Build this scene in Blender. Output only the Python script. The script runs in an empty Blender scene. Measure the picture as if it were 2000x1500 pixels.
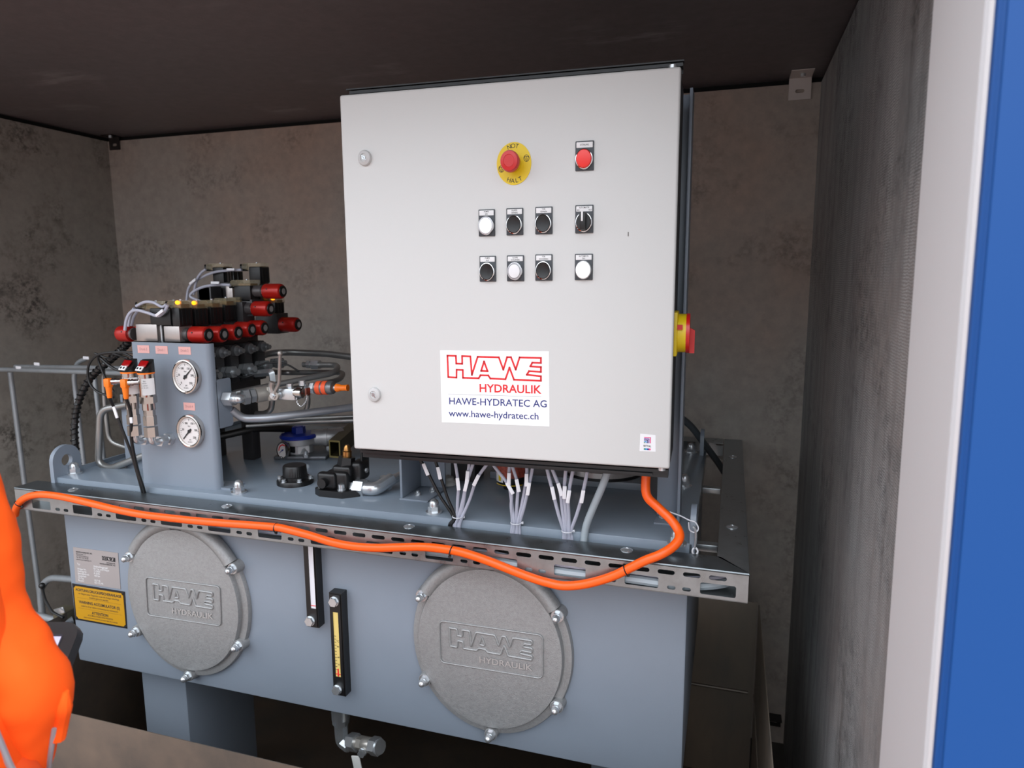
import bpy, bmesh, math, random
from mathutils import Vector as V, Matrix
from mathutils.geometry import delaunay_2d_cdt
random.seed(7)
S = bpy.context.scene
COL = S.collection
PI = math.pi
# ---------------------------------------------------------------- camera, world, exposure
FPX, YAW, PITCH, ROLL = 1348.588, 0.305387, 0.14952, -0.006095
CAM = V((0.80554, -1.36592, 0.37492))
_cy, _sy, _cp, _sp = math.cos(YAW), math.sin(YAW), math.cos(PITCH), math.sin(PITCH)
FWD = V((-_sy*_cp, _cy*_cp, -_sp)); _r0 = V((_cy, _sy, 0)); _u0 = _r0.cross(FWD)
RGT = math.cos(ROLL)*_r0 + math.sin(ROLL)*_u0
UPV = -math.sin(ROLL)*_r0 + math.cos(ROLL)*_u0
cd = bpy.data.cameras.new('camera'); co = bpy.data.objects.new('camera', cd); COL.objects.link(co)
co.matrix_world = Matrix(((RGT.x, UPV.x, -FWD.x, CAM.x), (RGT.y, UPV.y, -FWD.y, CAM.y), (RGT.z, UPV.z, -FWD.z, CAM.z), (0, 0, 0, 1)))
cd.sensor_width = 36; cd.lens = FPX/2000*36; cd.clip_start = 0.02
cd.dof.use_dof = True; cd.dof.focus_distance = 1.55; cd.dof.aperture_fstop = 4.6
S.camera = co
w = bpy.data.worlds.new('sky'); S.world = w; w.use_nodes = True
nt = w.node_tree; bg = nt.nodes['Background']
tc = nt.nodes.new('ShaderNodeTexCoord'); sx = nt.nodes.new('ShaderNodeSeparateXYZ'); rp = nt.nodes.new('ShaderNodeValToRGB')
nt.links.new(tc.outputs['Generated'], sx.inputs[0]); nt.links.new(sx.outputs['Z'], rp.inputs[0]); nt.links.new(rp.outputs[0], bg.inputs[0])
rp.color_ramp.elements[0].position = 0.0; rp.color_ramp.elements[0].color = (.34, .36, .39, 1)
rp.color_ramp.elements[1].position = 0.7; rp.color_ramp.elements[1].color = (1.55, 1.64, 1.76, 1)
bg.inputs[1].default_value = 2.6
S.view_settings.view_transform = 'Standard'; S.view_settings.look = 'None'
S.view_settings.exposure = 0.0; S.view_settings.gamma = 1.0; S.view_settings.use_curve_mapping = False

def P(px, py, ax, v):
    """the point where the sight line of a photo pixel meets the plane axis=v"""
    d = RGT*((px-1000)/FPX) - UPV*((py-750)/FPX) + FWD
    return CAM + d*((v-CAM[ax])/d[ax])
def Y(px, py, y): return P(px, py, 1, y)
def Z(px, py, z): return P(px, py, 2, z)

# ---------------------------------------------------------------- materials
def lin(c):
    return tuple((x/255/12.92 if x/255 <= .04045 else ((x/255+.055)/1.055)**2.4) for x in c)
MATS = {}
def M(name, rgb, rough=.5, metal=0., var=0., scale=8., bump=0., bscale=60., spec=.5, emit=0., trans=0., alpha=1., rvar=0., stretch=None, tint=None, coat=0.):
    if name in MATS: return MATS[name]
    m = bpy.data.materials.new(name); m.use_nodes = True; n = m.node_tree; b = n.nodes['Principled BSDF']; MATS[name] = m
    c = lin(rgb); b.inputs['Base Color'].default_value = (*c, 1); b.inputs['Roughness'].default_value = rough
    b.inputs['Metallic'].default_value = metal; b.inputs['Specular IOR Level'].default_value = spec
    b.inputs['Transmission Weight'].default_value = trans; b.inputs['Alpha'].default_value = alpha; b.inputs['Coat Weight'].default_value = coat
    if emit: b.inputs['Emission Color'].default_value = (*c, 1); b.inputs['Emission Strength'].default_value = emit
    if var or bump or rvar:
        t = n.nodes.new('ShaderNodeTexCoord'); mp = n.nodes.new('ShaderNodeMapping'); n.links.new(t.outputs['Object'], mp.inputs[0])
        if stretch: mp.inputs['Scale'].default_value = stretch
    if var or rvar:
        no = n.nodes.new('ShaderNodeTexNoise'); no.inputs['Scale'].default_value = scale; no.inputs['Detail'].default_value = 6; no.inputs['Roughness'].default_value = .65
        n.links.new(mp.outputs[0], no.inputs['Vector'])
    if var:
        r = n.nodes.new('ShaderNodeValToRGB'); n.links.new(no.outputs['Fac'], r.inputs[0]); n.links.new(r.outputs[0], b.inputs['Base Color'])
        t2 = lin(tint) if tint else c
        r.color_ramp.elements[0].position = .3; r.color_ramp.elements[0].color = (*[x*(1-var) for x in c], 1)
        r.color_ramp.elements[1].position = .7; r.color_ramp.elements[1].color = (*[min(1, x*(1+var)) for x in t2], 1)
    if rvar:
        mr = n.nodes.new('ShaderNodeMapRange'); n.links.new(no.outputs['Fac'], mr.inputs[0]); mr.inputs[1].default_value = .3; mr.inputs[2].default_value = .7
        mr.inputs[3].default_value = max(0, rough-rvar); mr.inputs[4].default_value = rough+rvar; n.links.new(mr.outputs[0], b.inputs['Roughness'])
    if bump:
        n2 = n.nodes.new('ShaderNodeTexNoise'); n2.inputs['Scale'].default_value = bscale; n2.inputs['Detail'].default_value = 3
        bp = n.nodes.new('ShaderNodeBump'); bp.inputs['Strength'].default_value = bump; bp.inputs['Distance'].default_value = .002
        n.links.new(mp.outputs[0], n2.inputs['Vector']); n.links.new(n2.outputs['Fac'], bp.inputs['Height']); n.links.new(bp.outputs[0], b.inputs['Normal'])
    return m

def wall_mat(name, base, dark, warm, weave=0., blot=.5, rough=.55, warm_amt=.5, light=None, scuff=None):
    m = bpy.data.materials.new(name); m.use_nodes = True; n = m.node_tree; b = n.nodes['Principled BSDF']; L = n.links.new
    t = n.nodes.new('ShaderNodeTexCoord')
    def noise(sc, det=6, rg=.6, stretch=(1, 1, 1)):
        mp = n.nodes.new('ShaderNodeMapping'); mp.inputs['Scale'].default_value = stretch; L(t.outputs['Object'], mp.inputs[0])
        o = n.nodes.new('ShaderNodeTexNoise'); o.inputs['Scale'].default_value = sc; o.inputs['Detail'].default_value = det; o.inputs['Roughness'].default_value = rg
        L(mp.outputs[0], o.inputs['Vector']); return o.outputs['Fac']
    def ramp(f, a, c, lo, hi):
        r = n.nodes.new('ShaderNodeMapRange'); L(f, r.inputs[0]); r.inputs[1].default_value = a; r.inputs[2].default_value = c; r.inputs[3].default_value = lo; r.inputs[4].default_value = hi
        return r.outputs[0]
    def mix(fac, A, B, typ='MIX'):
        x = n.nodes.new('ShaderNodeMix'); x.data_type = 'RGBA'; x.blend_type = typ
        if isinstance(fac, float): x.inputs[0].default_value = fac
        else: L(fac, x.inputs[0])
        for i, q in ((6, A), (7, B)):
            if isinstance(q, tuple): x.inputs[i].default_value = (*q, 1)
            else: L(q, x.inputs[i])
        return x.outputs[2]
    c = mix(ramp(noise(1.1, 3), .38, .62, 0, warm_amt), lin(base), lin(warm))
    c = mix(ramp(noise(26, 8, .7), .35, .75, 0, .55), c, tuple(x*.55 for x in lin(base)))
    patch = noise(3.2, 5, .65); speck = noise(38, 6, .75)
    mm = n.nodes.new('ShaderNodeMath'); mm.operation = 'MULTIPLY'; L(ramp(patch, .5, .68, 0, 1), mm.inputs[0]); L(ramp(speck, .44, .58, 0, blot), mm.inputs[1])
    c = mix(mm.outputs[0], c, lin(dark))
    h = speck
    if scuff:
        mm = n.nodes.new('ShaderNodeMath'); mm.operation = 'MULTIPLY'; L(ramp(noise(1.7, 3, .5), .56, .70, 0, 1), mm.inputs[0]); L(ramp(noise(7, 6, .7, (.5, 2.2, 1)), .46, .62, 0, .75), mm.inputs[1])
        c = mix(mm.outputs[0], c, lin(scuff))
    if weave:
        wv = n.nodes.new('ShaderNodeTexWave'); wv.inputs['Scale'].default_value = 60; wv.bands_direction = 'Z'; wv.inputs['Distortion'].default_value = 5; wv.inputs['Detail'].default_value = 2
        wv2 = n.nodes.new('ShaderNodeTexWave'); wv2.inputs['Scale'].default_value = 70; wv2.bands_direction = 'Y'; wv2.inputs['Distortion'].default_value = 6
        L(t.outputs['Object'], wv.inputs[0]); L(t.outputs['Object'], wv2.inputs[0])
        ml = n.nodes.new('ShaderNodeMath'); ml.operation = 'MULTIPLY'; L(wv.outputs['Fac'], ml.inputs[0]); L(wv2.outputs['Fac'], ml.inputs[1])
        st = noise(5, 5, .7, (1, 2.5, .35))
        m2 = n.nodes.new('ShaderNodeMath'); m2.operation = 'MULTIPLY'; L(ramp(st, .36, .60, 0, weave), m2.inputs[0]); L(ml.outputs[0], m2.inputs[1])
        c = mix(m2.outputs[0], c, lin(light or (150, 148, 145)))
        c = mix(ramp(noise(9, 5, .7, (1, 1.6, .12)), .55, .75, 0, .6), c, lin(dark))
        h = ml.outputs[0]
    L(c, b.inputs['Base Color']); b.inputs['Roughness'].default_value = rough; b.inputs['Specular IOR Level'].default_value = .35
    bp = n.nodes.new('ShaderNodeBump'); bp.inputs['Strength'].default_value = .25; bp.inputs['Distance'].default_value = .002; L(h, bp.inputs['Height']); L(bp.outputs[0], b.inputs['Normal'])
    return m

tank_p = M('tank grey paint', (132, 142, 154), .36, var=.03, scale=3, bump=.05, bscale=220, spec=.5)
lid_p = M('lid grey paint', (130, 142, 154), .22, var=.06, scale=4, bump=.04, bscale=160)
door_p = M('light grey powder coat', (211, 211, 209), .42, bump=.04, bscale=500)
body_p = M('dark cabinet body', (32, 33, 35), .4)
black_p = M('black plastic', (22, 22, 23), .38, bump=.05, bscale=200)
rubber = M('black rubber', (20, 20, 21), .55)
zinc = M('zinc plated steel', (206, 210, 213), .26, .78, var=.08, scale=30)
chrome = M('chrome', (215, 215, 216), .08, 1.)
stainless = M('stainless', (190, 184, 178), .2, 1., var=.06, scale=20)
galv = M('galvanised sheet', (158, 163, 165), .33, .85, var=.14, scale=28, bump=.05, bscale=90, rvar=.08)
pipe_m = M('steel pipe', (160, 160, 158), .32, .75, var=.1, scale=12)
conduit_m = M('galvanised conduit', (160, 165, 169), .5, .45, var=.08, scale=20)
castalu = M('cast aluminium', (156, 157, 157), .44, .4, var=.12, scale=160, bump=.45, bscale=520, rvar=.1)
alu_soft = M('filter aluminium', (190, 191, 192), .4, .5, bump=.1, bscale=200)
red_a = M('red anodised knob', (176, 32, 24), .3, .2)
red_p = M('red plastic', (205, 32, 30), .3)
yel_p = M('yellow plastic', (232, 200, 22), .4)
org_cab = M('orange cable sheath', (255, 96, 14), .38, bump=.03, bscale=150)
org_p = M('orange plastic', (250, 124, 20), .4)
gry_cab = M('grey cable sheath', (176, 178, 192), .45)
gry_cab2 = M('grey thick cable sheath', (158, 168, 174), .45)
blk_cab = M('black cable sheath', (26, 26, 27), .42)
white_p = M('white plastic', (232, 232, 236), .45)
ivory = M('ivory gland', (222, 216, 200), .4)
lit_w = M('lit white lens', (255, 255, 255), .3, emit=.75)
white_l = M('white lens', (236, 234, 236), .3)
amber = M('lit amber lamp', (255, 150, 10), .3, emit=3.)
clear_p = M('clear smoky plastic', (222, 206, 165), .1, trans=.6, alpha=.38)
plate_g = M('legend plate grey', (64, 68, 73), .5)
pap = M('white label', (236, 235, 235), .5)
pap2 = M('sticker white', (252, 252, 254), .45)
ink = M('black print', (40, 40, 42), .6)
ink_r = M('red print', (226, 40, 44), .5)
ink_b = M('blue print', (44, 56, 122), .5)
ink_g = M('grey print', (165, 165, 170), .5)
ink_w = M('white print', (222, 222, 222), .5)
silver_f = M('silver foil plate', (176, 172, 172), .42, .55)
warn_y = M('warning yellow', (188, 138, 6), .5)
refl_label = M('white label with painted reflection', (226, 172, 166), .6)  # white paper; the orange reflected on it is painted into the colour
dial = M('gauge dial', (226, 222, 220), .5)
blue_l = M('blue lid', (24, 48, 150), .35)
blue_s = M('blue container paint', (18, 70, 132), .5, spec=.3)
frame_w = M('light frame paint', (206, 203, 203), .45)
darkst = M('dark oxide steel', (62, 61, 62), .42, .3, var=.15, scale=20)
silv_b = M('machined block', (186, 178, 174), .3, .8, var=.06, scale=14)
brass = M('brass', (176, 128, 76), .3, 1.)
olive = M('olive chromate steel', (92, 84, 58), .4, .7, var=.2, scale=14)
olive_e = M('cut brassy edge', (178, 160, 104), .35, .8)
tray_m = M('bare rolled steel', (98, 94, 89), .42, .6, var=.22, scale=5, rvar=.12, tint=(112, 98, 86))
jacket_m = M('orange hi-vis fabric', (255, 92, 22), .8, bump=.12, bscale=120, spec=.2)
reflex = M('reflective grey tape', (150, 150, 156), .4)
skin_m = M('skin', (205, 158, 132), .5)
hair_m = M('brown hair', (70, 50, 38), .6)
trous_m = M('orange trousers', (238, 84, 20), .8)
boot_m = M('dark boots', (40, 36, 34), .6)
screen_m = M('tablet screen', (66, 70, 78), .12)
sight_w = M('white sight strip', (226, 226, 232), .25)
sight_y = M('yellow oil sight strip', (226, 200, 120), .25)
mag = M('magenta print', (226, 60, 130), .5); cyn = M('blue logo print', (40, 140, 214), .5); grn = M('green print', (40, 140, 110), .5)
puce = M('red speckled label', (160, 70, 52), .5, var=.6, scale=90)

# ---------------------------------------------------------------- mesh helpers
def frame(d):
    d = d.normalized(); a = V((0, 0, 1)) if abs(d.z) < .9 else V((1, 0, 0))
    x = a.cross(d).normalized(); return x, d.cross(x), d
def smooth_pts(pts, k):
    pts = [V(p) for p in pts]
    if k <= 1 or len(pts) < 3: return pts
    q = [pts[0]*2-pts[1]] + pts + [pts[-1]*2-pts[-2]]; out = []
    for i in range(1, len(q)-2):
        a, b, c, d = q[i-1:i+3]
        for j in range(k):
            t = j/k
            out.append(.5*((2*b)+(c-a)*t+(2*a-5*b+4*c-d)*t*t+(3*b-a-3*c+d)*t**3))
    out.append(pts[-1]); return out
def round_path(pts, r, k=6):
    """polyline with its corners rounded to radius r"""
    pts = [V(p) for p in pts]; out = [pts[0]]
    for i in range(1, len(pts)-1):
        a, b, c = pts[i-1:i+2]; u = (a-b); v = (c-b); t = min(r, u.length*.49, v.length*.49)
        p0 = b+u.normalized()*t; p1 = b+v.normalized()*t
        for j in range(k+1):
            s = j/k; out.append(p0*(1-s)**2+b*2*s*(1-s)+p1*s*s)
    out.append(pts[-1]); return out
class MB:
    def __init__(s): s.bm = bmesh.new(); s.mi = 0
    def _f(s, vs):
        try: f = s.bm.faces.new(vs); f.material_index = s.mi; return f
        except ValueError: return None
    def box(s, c, d, bev=0., ax=None, seg=2):
        c = V(c); ax = ax or (V((1, 0, 0)), V((0, 1, 0)), V((0, 0, 1)))
        vs = [s.bm.verts.new(c+ax[0]*(i*d[0]/2)+ax[1]*(j*d[1]/2)+ax[2]*(k*d[2]/2)) for i in (-1, 1) for j in (-1, 1) for k in (-1, 1)]
        fs = [s._f([vs[i] for i in q]) for q in ((0, 1, 3, 2), (4, 6, 7, 5), (0, 4, 5, 1), (2, 3, 7, 6), (0, 2, 6, 4), (1, 5, 7, 3))]
        if bev: 
            r = bmesh.ops.bevel(s.bm, geom=list({e for f in fs for e in f.edges}), offset=bev, segments=seg, affect='EDGES', profile=.5)
            for f in r['faces']: f.material_index = s.mi
        return s
    def span(s, a, b, bev=0.):
        return s.box([(x+y)/2 for x, y in zip(a, b)], [abs(y-x) for x, y in zip(a, b)], bev)
    def rings(s, rs, cap=True, closed=False):
        n = len(rs[0]); R = [[s.bm.verts.new(p) for p in r] for r in rs]
        for a, b in zip(R, R[1:]+([R[0]] if closed else [])):
            for i in range(n): s._f([a[i], a[(i+1) % n], b[(i+1) % n], b[i]])
        if cap and not closed: s._f(R[0][::-1]); s._f(R[-1])
        return s
    def cyl(s, p0, p1, r0, r1=None, n=20, rot=0., sc=(1, 1)):
        p0, p1 = V(p0), V(p1); x, y, d = frame(p1-p0); r1 = r0 if r1 is None else r1
        return s.rings([[p+x*(math.cos(2*PI*i/n+rot)*r*sc[0])+y*(math.sin(2*PI*i/n+rot)*r*sc[1]) for i in range(n)] for p, r in ((p0, r0), (p1, r1))])
    def lathe(s, prof, p0, d, n=28, sx=1., cap=True):
        """prof: (radius, height along d); sx squashes it along world X where the axis is Y"""
        p0 = V(p0); x, y, d = frame(V(d)); rs = []
        for r, h in prof:
            rs.append([p0+d*h+(lambda q: V((q.x*sx, q.y, q.z)))(x*(math.cos(2*PI*i/n)*r)+y*(math.sin(2*PI*i/n)*r)) for i in range(n)])
        return s.rings(rs, cap)
    def tube(s, pts, r, n=10, k=1, cap=True, closed=False):
        pts = smooth_pts(pts, k); rs = []; px = None
        for i, p in enumerate(pts):
            d = (pts[min(i+1, len(pts)-1)]-pts[max(i-1, 0)]).normalized()
            if px is None: px = frame(d)[0]
            px = (px-d*px.dot(d)).normalized(); py = d.cross(px); rr = r(i/(len(pts)-1)) if callable(r) else r
            rs.append([p+px*(math.cos(2*PI*j/n)*rr)+py*(math.sin(2*PI*j/n)*rr) for j in range(n)])
        return s.rings(rs, cap, closed)
    def prism(s, poly, o, xd, yd, depth):
        o, xd, yd = V(o), V(xd), V(yd); z = xd.cross(yd).normalized()*depth
        a = [o+xd*p[0]+yd*p[1] for p in poly]; return s.rings([a, [p+z for p in a]])
    def plate(s, outer, holes, o, xd, yd, depth):
        """flat plate with holes through it"""
        o, xd, yd = V(o), V(xd), V(yd); z = xd.cross(yd).normalized()*depth
        pts = [V(p).to_2d() if len(p) > 2 else V(p) for p in outer]; edges = []; loops = [list(range(len(pts)))]
        for h in holes: loops.append(list(range(len(pts), len(pts)+len(h)))); pts += [V(p) for p in h]
        for l in loops: edges += [(l[i], l[(i+1) % len(l)]) for i in range(len(l))]
        vo, _, fo, *_ = delaunay_2d_cdt(pts, edges, [], 0, 1e-7)
        def inside(q, poly):
            c = False; j = len(poly)-1
            for i in range(len(poly)):
                if (poly[i][1] > q[1]) != (poly[j][1] > q[1]) and q[0] < (poly[j][0]-poly[i][0])*(q[1]-poly[i][1])/(poly[j][1]-poly[i][1])+poly[i][0]: c = not c
                j = i
            return c
        A = [s.bm.verts.new(o+xd*p[0]+yd*p[1]) for p in vo]; B = [s.bm.verts.new(o+xd*p[0]+yd*p[1]+z) for p in vo]; cnt = {}
        for f in fo:
            q = sum((vo[i] for i in f), V((0, 0)))/len(f)
            if not inside(q, outer) or any(inside(q, h) for h in holes): continue
            s._f([A[i] for i in f][::-1]); s._f([B[i] for i in f])
            for i in range(len(f)):
                e = (f[i], f[(i+1) % len(f)]); cnt[e] = 1
        for (a, b) in cnt:
            if (b, a) not in cnt: s._f([A[a], A[b], B[b], B[a]])
        return s
    def ball(s, c, r, sc=(1, 1, 1), n=14, m=8):
        c = V(c); rs = []
        for i in range(m+1):
            t = PI*i/m; rr = max(math.sin(t), .02); rs.append([c+V((math.cos(2*PI*j/n)*rr*r*sc[0], math.sin(2*PI*j/n)*rr*r*sc[1], -math.cos(t)*r*sc[2])) for j in range(n)])
        return s.rings(rs)
    def text(s, t, size, o, xd, yd, depth=.0004, align='CENTER', bold=0., wide=1.):
        cu = bpy.data.curves.new('lettering', 'FONT'); cu.body = t; cu.size = 1; cu.align_x = align; cu.align_y = 'CENTER'; cu.offset = bold; cu.resolution_u = 3
        ob = bpy.data.objects.new('lettering', cu); COL.objects.link(ob); dg = bpy.context.evaluated_depsgraph_get()
        me = bpy.data.meshes.new_from_object(ob.evaluated_get(dg)); bpy.data.objects.remove(ob); bpy.data.curves.remove(cu)
        o, xd, yd = V(o), V(xd).normalized(), V(yd).normalized(); z = xd.cross(yd).normalized()*depth
        vs = [s.bm.verts.new(o+xd*(v.co.x*size*wide)+yd*(v.co.y*size)+z) for v in me.vertices]
        for p in me.polygons: s._f([vs[i] for i in p.vertices])
        bpy.data.meshes.remove(me); return s
    def ribbon(s, pts, wd, o, xd, yd, depth=.0004, closed=True, thick=0.):
        """flat line of a given width along 2-D points"""
        o, xd, yd = V(o), V(xd), V(yd); zn = xd.cross(yd).normalized(); n = len(pts)
        for i in range(n if closed else n-1):
            a = o+xd*pts[i][0]+yd*pts[i][1]; b = o+xd*pts[(i+1) % n][0]+yd*pts[(i+1) % n][1]
            d = (b-a).normalized(); q = zn.cross(d)*(wd/2); a = a-d*wd*.45; b = b+d*wd*.45
            lo = [a-q, b-q, b+q, a+q]
            if thick: s.rings([[p+zn*(depth-thick) for p in lo], [p+zn*depth for p in (a-q*.6, b-q*.6, b+q*.6, a+q*.6)]])
            else: s._f([s.bm.verts.new(p+zn*depth) for p in lo])
        return s
    def nut(s, p, d, af, h, dome=0.):
        p, d = V(p), V(d).normalized(); s.cyl(p, p+d*h, af*.577, n=6)
        if dome: s.lathe([(dome, 0), (dome, h*.5), (dome*.85, h*.5+dome*.5), (dome*.5, h*.5+dome*.85), (dome*.08, h*.5+dome)], p+d*h, d, 12)
        return s
WL = {}
def obj(name, mb, mats, parent=None, loc=None, label=None, kind=None, sharp=.6):
    bm = mb.bm; off = WL.get(parent.name, V((0, 0, 0))) if parent else (V(loc) if loc else V((0, 0, 0)))
    bmesh.ops.recalc_face_normals(bm, faces=bm.faces)
    for f in bm.faces: f.smooth = True
    for e in bm.edges:
        if len(e.link_faces) == 2: e.smooth = e.calc_face_angle(0) < sharp
    for v in bm.verts: v.co -= off
    me = bpy.data.meshes.new(name); bm.to_mesh(me); bm.free()
    for m in (mats if isinstance(mats, (list, tuple)) else [mats]): me.materials.append(m)
    o = bpy.data.objects.new(name, me); COL.objects.link(o); WL[o.name] = off
    if parent: o.parent = parent
    else: o.location = off
    if label: o['label'] = label
    if kind: o['kind'] = kind
    return o
def tag(o, label, cat, group=None):
    o['label'] = label; o['category'] = cat
    if group: o['group'] = group
    return o
def thing(name, label, cat, loc=(0, 0, 0), group=None):
    o = bpy.data.objects.new(name, None); COL.objects.link(o); o.location = loc; o.empty_display_size = .05; WL[o.name] = V(loc)
    return tag(o, label, cat, group)
def dup(root, loc, label, group=None, rot=None):
    r = root.copy(); COL.objects.link(r); r.location = loc; r['label'] = label
    if rot: r.rotation_euler = rot
    if group: r['group'] = group
    for ch in list(root.children):
        c = ch.copy(); COL.objects.link(c); c.parent = r
        for g in list(ch.children):
            d = g.copy(); COL.objects.link(d); d.parent = c
    return r
X3, Y3, Z3 = V((1, 0, 0)), V((0, 1, 0)), V((0, 0, 1))
def struct(name, mb, m, parent=None): return obj(name, mb, m, parent, kind=None if parent else 'structure')

# ================================================================= the setting
XL, XR, YB, YF, ZC, ZF = -1.985, 1.066, 1.26, -.40, 1.022, -1.40
m_back = wall_mat('aged back wall', (170, 163, 155), (84, 77, 74), (180, 144, 124), blot=.6, warm_amt=.55)
m_left = wall_mat('aged left wall', (162, 158, 150), (62, 58, 55), (154, 140, 130), blot=.95, warm_amt=.5)
m_right = wall_mat('textured right wall', (136, 138, 138), (66, 66, 66), (158, 134, 122), weave=.75, blot=.8, warm_amt=.4, light=(214, 216, 216))
m_ceil = wall_mat('dark ceiling sheet', (108, 102, 104), (92, 86, 88), (114, 102, 102), blot=.4, rough=.45, warm_amt=.5, scuff=(176, 172, 172))
gapm = M('painted gap shade', (9, 9, 9), .9)
struct('wall_back', MB().span((XL-.08, YB, ZF), (XR+.08, YB+.08, ZC)), m_back)
struct('wall_left', MB().span((XL-.08, YF, ZF), (XL, YB, ZC)), m_left)
struct('wall_right', MB().span((XR, YF, ZF), (XR+.08, YB, ZC)), m_right)
struct('ceiling', MB().span((XL-.12, -.62, ZC+.020), (XR+.12, YB+.12, ZC+.08)), m_ceil)
g = MB(); g.span((XL-.1, YB+.02, ZC-.005), (XR+.1, YB+.09, ZC+.022)); g.span((XL-.1, YF, ZC-.005), (XL-.02, YB+.1, ZC+.022)); g.span((XR+.02, YF, ZC-.005), (XR+.1, YB+.1, ZC+.022))
struct('gap_shade_strip', g, gapm)  # black strips standing in for the shade in the gap under the ceiling
struct('floor', MB().span((XL-.08, YF, ZF-.06), (XR+.08, YB+.08, ZF)), M('steel floor', (70, 66, 62), .6, var=.2, scale=5))
struct('ground', MB().span((-14, -16, ZF-.12), (14, YF+.0, ZF-.02)), M('outside paving', (132, 114, 105), .8, var=.12, scale=3))
# light post at the right of the opening and the blue outer skin beside it
def px_(z): return 1.0195-.0077*(z-.2)
p = MB(); p.rings([[V((px_(z), -.60, z)), V((px_(z)+.075, -.60, z)), V((px_(z)+.075, -.398, z)), V((px_(z), -.398, z))] for z in (ZF-.02, 1.3)])
bmesh.ops.bevel(p.bm, geom=[e for e in p.bm.edges if abs(e.verts[0].co.z-e.verts[1].co.z) > 1], offset=.007, segments=3, affect='EDGES')
struct('trim_2', p, frame_w)
p = MB(); p.rings([[V((px_(z)+.004, -.622, z)), V((2.6, -.622, z)), V((2.6, -.601, z)), V((px_(z)+.004, -.601, z))] for z in (ZF-.02, 1.3)])
bmesh.ops.bevel(p.bm, geom=[e for e in p.bm.edges if abs(e.verts[0].co.z-e.verts[1].co.z) > 1], offset=.006, segments=3, affect='EDGES')
struct('wall_front', p, blue_s)

# angle brackets screwed into the corners of the room
def bracket(wx, dy, h, m, label, loc):
    t = thing('angle_bracket', label, 'bracket', loc, 'angle brackets in the room corners')
    b = MB(); sl = [(math.cos(a)*.006+(.008 if math.cos(a) > 0 else -.008), math.sin(a)*.006-h*.62) for a in [i*PI/8+.01 for i in range(16)]]
    b.plate([(-wx/2, 0), (-wx/2, -h), (wx/2, -h), (wx/2, 0)], [sl], V(loc)+V((0, -.003, 0)), X3, Z3, .003)
    b.span((loc[0]-wx/2, loc[1]-dy, loc[2]-.003), (loc[0]+wx/2, loc[1]-.002, loc[2]))
    obj('flange', b, m, t)
    s = MB(); s.cyl((loc[0]+.004, loc[1]-dy*.55, loc[2]-.003), (loc[0]+.004, loc[1]-dy*.55, loc[2]-.011), .009, n=6); obj('bolt', s, zinc, t)
    return t
brm = M('bracket steel', (206, 196, 190), .5, .2)
bracket(.07, .10, .072, brm, 'pale angle bracket with a slot at the right end of the ceiling', (1.0, YB-.002, ZC+.019))
bracket(.06, .05, .06, M('dark bracket steel', (60, 56, 55), .5, .6), 'dark angle bracket in the left back corner under the ceiling', (XL+.045, YB-.002, ZC+.019))
q = Y(1512, 1393, YB-.002)
bracket(.05, .05, .05, M('dark bracket steel', (60, 56, 55)), 'dark angle bracket low in the right back corner', tuple(q))

# ================================================================= drip tray
ZT, TX0, TX1, TY0, TY1, ZTB = -.72, -1.28, .937, -.152, 1.0, -1.385
t = thing('drip_tray', 'brown bare steel drip tray standing under the grey oil tank', 'tray', (-.17, .42, ZTB))
def panel(name, a, b, **k): return obj(name, MB().span(a, b, .0008), tray_m, t, **k)
panel('front_panel', (TX0, TY0-.003, ZTB), (TX1, TY0, ZT)); panel('left_panel', (TX0-.003, TY0, ZTB), (TX0, TY1, ZT))
b = MB(); b.span((TX1, TY0, ZTB), (TX1+.003, TY1-.012, ZT), .0008); zs = Y(1420, 1346, TY1).z; b.span((TX1-.003, TY0, zs-.004), (TX1, TY1-.012, zs+.004), .001); obj('right_panel', b, M('tray steel with painted light', (146, 139, 130), .38, .45, var=.16, scale=3, tint=(158, 140, 122), stretch=(1.5, 1, .5)), t)
tray_lit = M('tray steel with painted light', (146, 139, 130), .38, .45, var=.16, scale=3, tint=(158, 140, 122), stretch=(1.5, 1, .5))  # same steel as the tray; light on the inside is put into this paler colour
bp = obj('back_panel', MB().span((TX0, TY1, ZTB), (TX1-.004, TY1+.003, ZT), .0008), tray_lit, t)
obj('weld_seam', MB().tube([(TX0, TY1, zs), (0, TY1-.001, zs+.002), (TX1-.02, TY1, zs)], .006, 8, 4), tray_m, bp)
panel('bottom', (TX0, TY0, ZTB-.003), (TX1, TY1, ZTB))

# ================================================================= oil tank
ZL, KX0, KX1, KY0, KY1, KZ = -.1926, -1.07, .741, .12, .962, -.777
tank = thing('oil_tank', 'grey painted steel hydraulic oil tank with two round inspection covers', 'tank', (-.16, .54, KZ))
obj('body', MB().span((KX0, KY0, KZ), (KX1, KY1, ZL-.012), .006), tank_p, tank)
obj('lid', MB().span((KX0-.008, KY0-.008, ZL-.045), (KX1+.007, KY1+.008, ZL), .002), lid_p, tank)
b = MB(); b.span((KX0-.008, KY0+.06, ZL), (KX0, KY1, ZL+.012)); obj('lid_rim', b, lid_p, tank)
def lug(x0, x1, y0, y1, ztop, hole, zb):
    r = (y1-y0)/2; cy = (y0+y1)/2; cz = ztop-r
    out = [(y0, zb)]+[(cy-r*math.cos(a), cz+r*math.sin(a)) for a in [i*PI/14 for i in range(15)]]+[(y1, zb)]
    h = [(cy+hole*math.cos(a), cz+hole*math.sin(a)) for a in [i*2*PI/20 for i in range(20)]]
    obj('lifting_lug', MB().plate(out[::-1], [h], (x0, 0, 0), Y3, Z3, x1-x0), tank_p, tank)
lug(KX0-.013, KX0+.001, .104, .196, Y(130, 869, .15).z, .018, -.235)
lug(KX1, KX1+.012, .112, .196, -.118, .022, -.235)
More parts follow.
